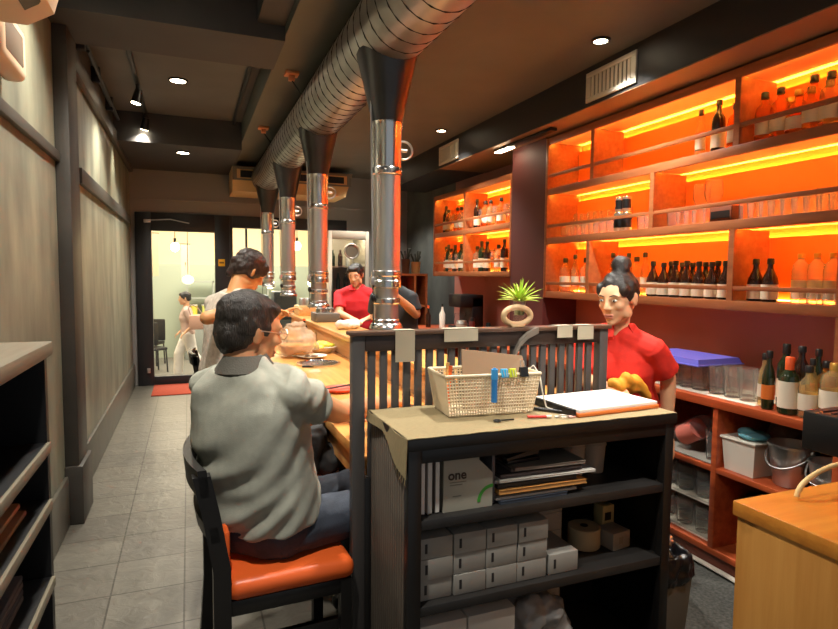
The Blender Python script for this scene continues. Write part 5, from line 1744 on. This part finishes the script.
def person(label, base, P):
    """P: pose dictionary with world positions"""
    t = thing('person', label, 'person', base)
    spec = P.get('spec', MALE)
    hs = P.get('hs', 1.0)
    hf, hu = P['head_f'], P['head_u']
    HM = frame(P['head'], hf, hu)
    pel, neck, f = V(P['pelvis']), V(P['neck']), V(P['fwd'])
    skin = P.get('skin', m_skin)
    vox = P.get('voxel', .006)
    ra = P.get('arm', (.050, .040, .036, .026))
    rl = P.get('leg', (.084, .060, .056, .038))
    mb = MB()
    mb.loft(torso_rings(pel, neck, f, spec, -.012, bend=P.get('bend', 0)))
    head_shapes(mb, HM, hs)
    hb = HM @ (V((0, -.026, -.055)) * hs)
    mb.cap(neck + V((0, 0, -.03)), P.get('neck_r', .056), hb, P.get('neck_r', .056) * .95)
    for S in 'RL':
        if P.get('sh' + S) is None:
            continue
        sh, el, wr = V(P['sh' + S]), V(P['el' + S]), V(P['wr' + S])
        mb.cap(neck + (sh - neck) * .3 + V((0, 0, -.02)), .045, sh, ra[0] * .96)
        mb.cap(sh, ra[0], el, ra[1])
        mb.cap(el, ra[1] * .98, el + (wr - el) * .3, ra[2] * 1.08)
        mb.cap(el + (wr - el) * .3, ra[2] * 1.08, wr, ra[3])
        hd = V(P.get('hd' + S, (wr - el)))
        hn = V(P.get('hn' + S, (0, 0, 1)))
        hand_shapes(mb, frame(wr + hd.normalized() * .028, hd, hn), (-1 if S == 'R' else 1) * P.get('thumb' + S, 1), P.get('curl', 38), P.get('hands', .95))
    legs = MB()
    for S in 'RL':
        if P.get('hip' + S) is None:
            continue
        hp, kn, an = V(P['hip' + S]), V(P['kn' + S]), V(P['an' + S])
        mb.cap(hp, rl[0], kn, rl[1])
        mb.cap(kn, rl[1], kn + (an - kn) * .3, rl[2] * 1.05)
        mb.cap(kn + (an - kn) * .3, rl[2] * 1.05, an, rl[3])
    mb.blob('body', skin, t, vox, P.get('soft', 5))
    face_parts(HM, hs, t, P.get('glasses', False))
    h = MB()
    hair_shapes(h, HM, hs, P['hair'])
    h.blob('hair', P.get('hairm', m_hair), t, min(vox, .006), 2, wr=lambda c: .0035 * noise.noise(c * 55) + .004 * noise.noise(c * 18))
    # shirt
    mb = MB()
    so = P.get('cloth', .012)
    mb.loft(torso_rings(pel, neck, f, spec, so, P.get('hem', -.04), .985, bend=P.get('bend', 0)))
    slv = P.get('sleeve', .72)
    for S in 'RL':
        if P.get('sh' + S) is None:
            continue
        sh, el = V(P['sh' + S]), V(P['el' + S])
        mb.cap(neck + (sh - neck) * .30 + V((0, 0, -.012)), .064, sh, ra[0] + so)
        e = sh + (el - sh) * slv
        d = (el - sh).normalized()
        x = d.orthogonal().normalized()
        y = d.cross(x)
        r0, r1 = ra[0] + so, ra[0] * .86 + so + P.get('flare', .008)
        mb.loft([[c + (x * math.cos(2 * PI * k / 20) + y * math.sin(2 * PI * k / 20)) * r_ for k in range(20)] for c, r_ in ((sh - d * .02, r0), (sh + (e - sh) * .5, (r0 + r1) / 2), (e, r1))])
    shirt = mb.blob('shirt', P['shirt'], t, vox, 2, wr=P.get('wrinkle', lambda c: .006 * noise.noise(V((c.x * 9, c.y * 9, c.z * 14)))))
    # collar
    if P.get('collar'):
        axn = (neck - pel).normalized()
        M = frame(neck, f, axn)
        rings = []
        cb = MB()
        for k in range(25):
            a = R(-64) + R(308) * k / 24
            a = a - PI / 2 + R(180) + R(0)
            ca, sa = math.cos(a + R(0)), math.sin(a)
            rr = .064
            c0 = V((rr * .98 * math.cos(a + PI / 2 + R(26)), rr * .92 * math.sin(a + PI / 2 + R(26)) - .006, 0))
            rings.append([M @ (c0 * 1.04 + V((0, 0, .030))), M @ (c0 * 1.14 + V((0, 0, .033))), M @ (c0 * 1.72 + V((0, 0, -.020))), M @ (c0 * 1.60 + V((0, 0, -.034)))])
        cb.loft(rings)
        cb.build('collar', P['collar'], t, True)
    # trousers
    mb = MB()
    mb.loft(torso_rings(pel, neck, f, spec, .006, -9, P.get('waist', .06), bend=P.get('bend', 0)))
    lw = P.get('loose', .010)
    for S in 'RL':
        if P.get('hip' + S) is None:
            continue
        hp, kn, an = V(P['hip' + S]), V(P['kn' + S]), V(P['an' + S])
        mb.cap(hp, rl[0] + lw, kn, rl[1] + lw)
        mb.cap(kn, rl[1] + lw, an + (kn - an).normalized() * .03, rl[3] + lw * P.get('flareleg', 1.6))
    mb.blob('trousers', P['trousers'], t, vox * 1.15, 2, wr=P.get('twr', lambda c: .006 * noise.noise(c * 13)))
    for S in 'RL':
        if P.get('an' + S) is None:
            continue
        an = V(P['an' + S])
        ff = V(P.get('foot', f))
        ff.z = 0
        ff.normalize()
        zf = an.z - .075
        s_ = MB()
        s_.cap(an + V((0, 0, -.03)) - ff * .02, .036, V((an.x, an.y, zf + .04)) - ff * .03, .038)
        s_.cap(V((an.x, an.y, zf + .036)) - ff * .03, .036, V((an.x, an.y, zf + .034)) + ff * .12, .033)
        o = s_.blob('shoe', P.get('shoes', m_dark), t, .008, 1)
    return t


def polo_creases(c):
    w_ = 0
    # folds running from the right armpit down to the left hip and around the lower back
    for nx, nz, k, ph, am in ((.83, -.55, 66, .3, .010), (.72, -.69, 92, 1.9, .007), (.95, -.30, 48, .8, .006), (.5, .86, 60, 2.2, .003)):
        q = (c.x - .2) * nx + (c.z - .8) * nz + .25 * (c.y - 2) + .016 * noise.noise(c * 5)
        w_ += am * math.sin(q * k + ph) * max(0, noise.noise(c * 3.2 + V((ph, 0, 0))) + .28)
    return w_ + .003 * noise.noise(c * 9)


# --- seated man in the grey polo shirt
MF = V((.72, .69, 0)).normalized()
MR = V((MF.y, -MF.x, 0))
pel = V((.235, 2.07, .545))
neck = V((.180, 2.045, 1.105))
hf, hu = tilt((.93, .36, 0), 12, 4)
BIGMAN = ((-.12, .165, .125, 0), (.0, .192, .145, .0), (.18, .196, .155, .018), (.38, .190, .150, .026), (.58, .194, .138, .012), (.76, .202, .122, 0), (.90, .165, .094, -.01), (1.0, .085, .070, -.014))
shc = neck + V((0, 0, -.085))
person('seated man in grey polo shirt and glasses seen from behind at the counter', (.25, 2.05, 0), dict(
    spec=BIGMAN, pelvis=pel, neck=neck, fwd=MF, bend=.035, head=(.195, 2.07, 1.217), head_f=hf, head_u=hu, hs=1.10, voxel=.0065,
    shR=shc + MR * .195, elR=at(337, 412, Y=2.12), wrR=at(385, 402, Y=2.36), shL=shc - MR * .172 + V((0, 0, -.012)), elL=(.30, 2.42, .80), wrL=(.60, 2.50, .80),
    hdR=(.5, .5, -.12), hdL=(.5, .1, -.05),
    hipR=(.275, 1.995, .525), knR=(.66, 2.08, .535), anR=(.62, 2.12, .085), hipL=(.25, 2.15, .525), knL=(.64, 2.30, .535), anL=(.60, 2.32, .085), foot=(1, .1, 0),
    arm=(.054, .044, .041, .030), leg=(.088, .068, .060, .042), neck_r=.062, cloth=.013, sleeve=.44, flare=.012, hem=.02,
    skin=m_skin2, hair='thin', hairm=m_hairg, glasses=True, shirt=mat('polo_grey', (172, 172, 158), .85, var=.06, scale=40, bump=.15, bscale=260), collar=mat('polo_collar', (92, 88, 80), .85, bump=.2, bscale=200),
    trousers=mat('dark_denim', (56, 62, 74), .8, var=.3, scale=14, bump=.2, bscale=180), wrinkle=polo_creases, twr=lambda c: .008 * noise.noise(c * 11) + .004 * math.sin(c.x * 70 + c.z * 40) * noise.noise(c * 7)))

# --- worker in the red polo behind the partition
SF = V((-.80, -.60, 0)).normalized()
SR = V((SF.y, -SF.x, 0))
hf, hu = tilt((-.93, -.36, 0), 12, 0)
m_redpolo = mat('red_polo', (216, 42, 28), .8, var=.08, scale=30, bump=.15, bscale=240)
neck = V((1.805, 2.13, 1.165))
sc_ = neck + V((0, 0, -.075))
person('worker with a hair bun and red polo shirt standing behind the partition', (1.90, 2.16, 0), dict(
    spec=FEMALE, pelvis=(1.925, 2.20, .75), neck=neck, fwd=SF, head=(1.775, 2.10, 1.315), head_f=hf, head_u=hu, hs=1.0, voxel=.006, soft=10, curl=60,
    shR=sc_ + SR * .165, elR=(1.70, 2.20, .93), wrR=at(604, 386, Y=2.07), shL=sc_ - SR * .15, elL=at(668, 378, Y=2.03), wrL=at(667, 432, Y=2.02),
    hipR=(1.91, 2.27, .74), knR=(1.88, 2.26, .42), anR=(1.90, 2.28, .085), hipL=(1.99, 2.15, .74), knL=(1.98, 2.13, .42), anL=(2.0, 2.15, .085),
    arm=(.046, .036, .033, .024), leg=(.080, .058, .052, .036), neck_r=.046, cloth=.014, sleeve=.74, flare=.014, hem=.0,
    hair='bun', shirt=m_redpolo, collar=m_redpolo, trousers=mat('black_trousers', (28, 26, 28), .8)))
b = thing('orange_cloth', 'golden-orange folded cloth held before the worker with the bun', 'cloth', (1.62, 1.90, .955))
b.location = at(627, 392, Y=1.985)
mb = MB()
mb.cap((-.06, -.005, .035), .035, (.05, .01, .03), .038).cap((-.02, -.015, .06), .026, (.08, 0, .012), .026).cap((.05, 0, .02), .03, (.11, .0, -.02), .02)
mb.blob('cloth', mat('golden_cloth', (224, 150, 40), .7), b, .006, 2, wr=lambda c: .006 * noise.noise(c * 24) + .004 * math.sin(c.x * 90 + c.z * 50), world=False)

# --- worker in red by the fridge
hf, hu = tilt((-.55, -.83, 0), 16, 4)
neck = V((1.66, 6.02, 1.27))
FF = V((-.5, -.86, 0)).normalized()
FR = V((FF.y, -FF.x, 0))
sc_ = neck + V((0, 0, -.08))
person('worker in red shirt with dark cap of hair standing before the far fridge', (1.70, 6.08, 0), dict(
    pelvis=(1.72, 6.10, .78), neck=neck, fwd=FF, head=(1.635, 5.985, 1.40), head_f=hf, head_u=hu, hs=1.0, voxel=.008,
    shR=sc_ + FR * .19, elR=(1.46, 5.98, 1.0), wrR=(1.52, 5.76, .97), shL=sc_ - FR * .19, elL=(1.90, 5.92, 1.0), wrL=(1.70, 5.76, .96),
    hipR=(1.64, 6.14, .76), knR=(1.62, 6.12, .43), anR=(1.63, 6.15, .085), hipL=(1.80, 6.06, .76), knL=(1.80, 6.05, .43), anL=(1.81, 6.07, .085),
    hair='short', shirt=mat('red_shirt', (214, 36, 44), .8), collar=mat('red_shirt', (214, 36, 44), .8), trousers=mat('black_trousers', (28, 26, 28), .8)))

# --- standing woman by the counter
hf, hu = tilt((.90, .42, 0), 34, 6)
neck = V((.25, 3.62, 1.295))
WF = V((.80, .60, 0)).normalized()
WR = V((WF.y, -WF.x, 0))
sc_ = neck + V((0, 0, -.075))
person('standing woman in pale patterned blouse looking down beside the counter', (.14, 3.58, 0), dict(
    spec=FEMALE, pelvis=(.20, 3.60, .82), neck=neck, fwd=WF, bend=.03, head=(.345, 3.68, 1.425), head_f=hf, head_u=hu, hs=1.03, voxel=.007,
    shR=sc_ + WR * .17, elR=at(207, 318, Y=3.45), wrR=at(262, 312, Y=3.55), shL=sc_ - WR * .17, elL=(.33, 3.84, 1.02), wrL=(.52, 3.74, 1.14),
    hipR=(.25, 3.53, .80), knR=(.25, 3.54, .45), anR=(.23, 3.52, .085), hipL=(.15, 3.68, .80), knL=(.17, 3.69, .45), anL=(.15, 3.68, .085),
    sleeve=.62, hem=-.02, hair='pony', hairm=mat('brown_hair', (44, 30, 24), .4, var=.4, scale=30, stretch=(3, 3, .6), bump=.4, bscale=90), cloth=.016, flare=.02, loose=.03, flareleg=1.8,
    skin=mat('skin_warm', (222, 160, 104), .5), shirt=mat('pale_blouse', (206, 190, 172), .85, var=.35, scale=46, rgb2=(236, 222, 206)), trousers=mat('khaki_trousers', (188, 166, 130), .85)))

# --- man in dark shirt behind the nearest pipe
hf, hu = tilt((-.9, -.4, 0), 18, 0)
neck = V((1.56, 4.55, 1.30))
DF = V((-.75, -.66, 0)).normalized()
DR_ = V((DF.y, -DF.x, 0))
sc_ = neck + V((0, 0, -.08))
person('man in dark T-shirt mostly hidden behind the nearest exhaust pipe', (1.66, 4.60, 0), dict(
    pelvis=(1.66, 4.62, .80), neck=neck, fwd=DF, head=(1.475, 4.50, 1.425), head_f=hf, head_u=hu, voxel=.008,
    shR=sc_ + DR_ * .155, elR=(1.46, 4.74, 1.06), wrR=(1.42, 4.46, 1.06), shL=sc_ - DR_ * .165, elL=at(416, 314, Y=4.40), wrL=at(396, 296, Y=4.28),
    hipR=(1.62, 4.70, .78), knR=(1.62, 4.70, .44), anR=(1.63, 4.72, .085), hipL=(1.74, 4.56, .78), knL=(1.74, 4.55, .44), anL=(1.75, 4.57, .085),
    hair='short', skin=m_skin2, sleeve=.8, shirt=mat('dark_tee', (44, 50, 56), .8), trousers=mat('black_trousers', (28, 26, 28), .8)))

# --- passer-by in the hall
hf, hu = tilt((-1, -.1, 0), 6, 0)
GY, GZ0 = 11.4, -.52
px = at(188, 330, Y=GY).x
neck = V((px - .02, GY, GZ0 + 1.31))
person('passer-by in pale top and white trousers walking beyond the glass door', (px, GY, GZ0), dict(
    spec=FEMALE, pelvis=(px, GY, GZ0 + .84), neck=neck, fwd=(-1, -.15, 0), head=(px - .05, GY - .01, GZ0 + 1.47), head_f=hf, head_u=hu, voxel=.010,
    shR=(px - .02, GY + .16, GZ0 + 1.24), elR=(px + .05, GY + .22, GZ0 + 1.0), wrR=(px - .12, GY + .24, GZ0 + .86), shL=(px - .02, GY - .16, GZ0 + 1.24), elL=(px + .12, GY - .22, GZ0 + 1.02), wrL=(px - .02, GY - .25, GZ0 + .90),
    hipR=(px, GY + .07, GZ0 + .82), knR=(px - .16, GY + .06, GZ0 + .46), anR=(px - .18, GY + .06, GZ0 + .085), hipL=(px, GY - .07, GZ0 + .82), knL=(px + .08, GY - .07, GZ0 + .46), anL=(px + .30, GY - .07, GZ0 + .13), foot=(-1, 0, 0),
    hair='short', loose=.03, flareleg=1.6, shirt=mat('pink_grey_top', (196, 170, 160), .85), trousers=mat('white_trousers', (230, 226, 222), .85), shoes=m_white))
b = thing('shoulder_bag', 'pinkish shoulder bag carried by the passer-by beyond the door', 'bag', (px + .15, GY - .31, GZ0 + .93))
MB().box((-.13, -.05, 0), (.13, .04, .26), .03).build('bag', mat('bag_pink', (206, 160, 140), .7), b)
MB().tube([(-.1, 0, .25), (-.14, .1, .38), (-.08, .22, .43), (.02, .12, .38), (.1, 0, .25)], .008, 6).build('strap', mat('bag_strap', (120, 90, 80), .6), b)

bpy.data.scenes.remove(bpy.data.scenes['work'])
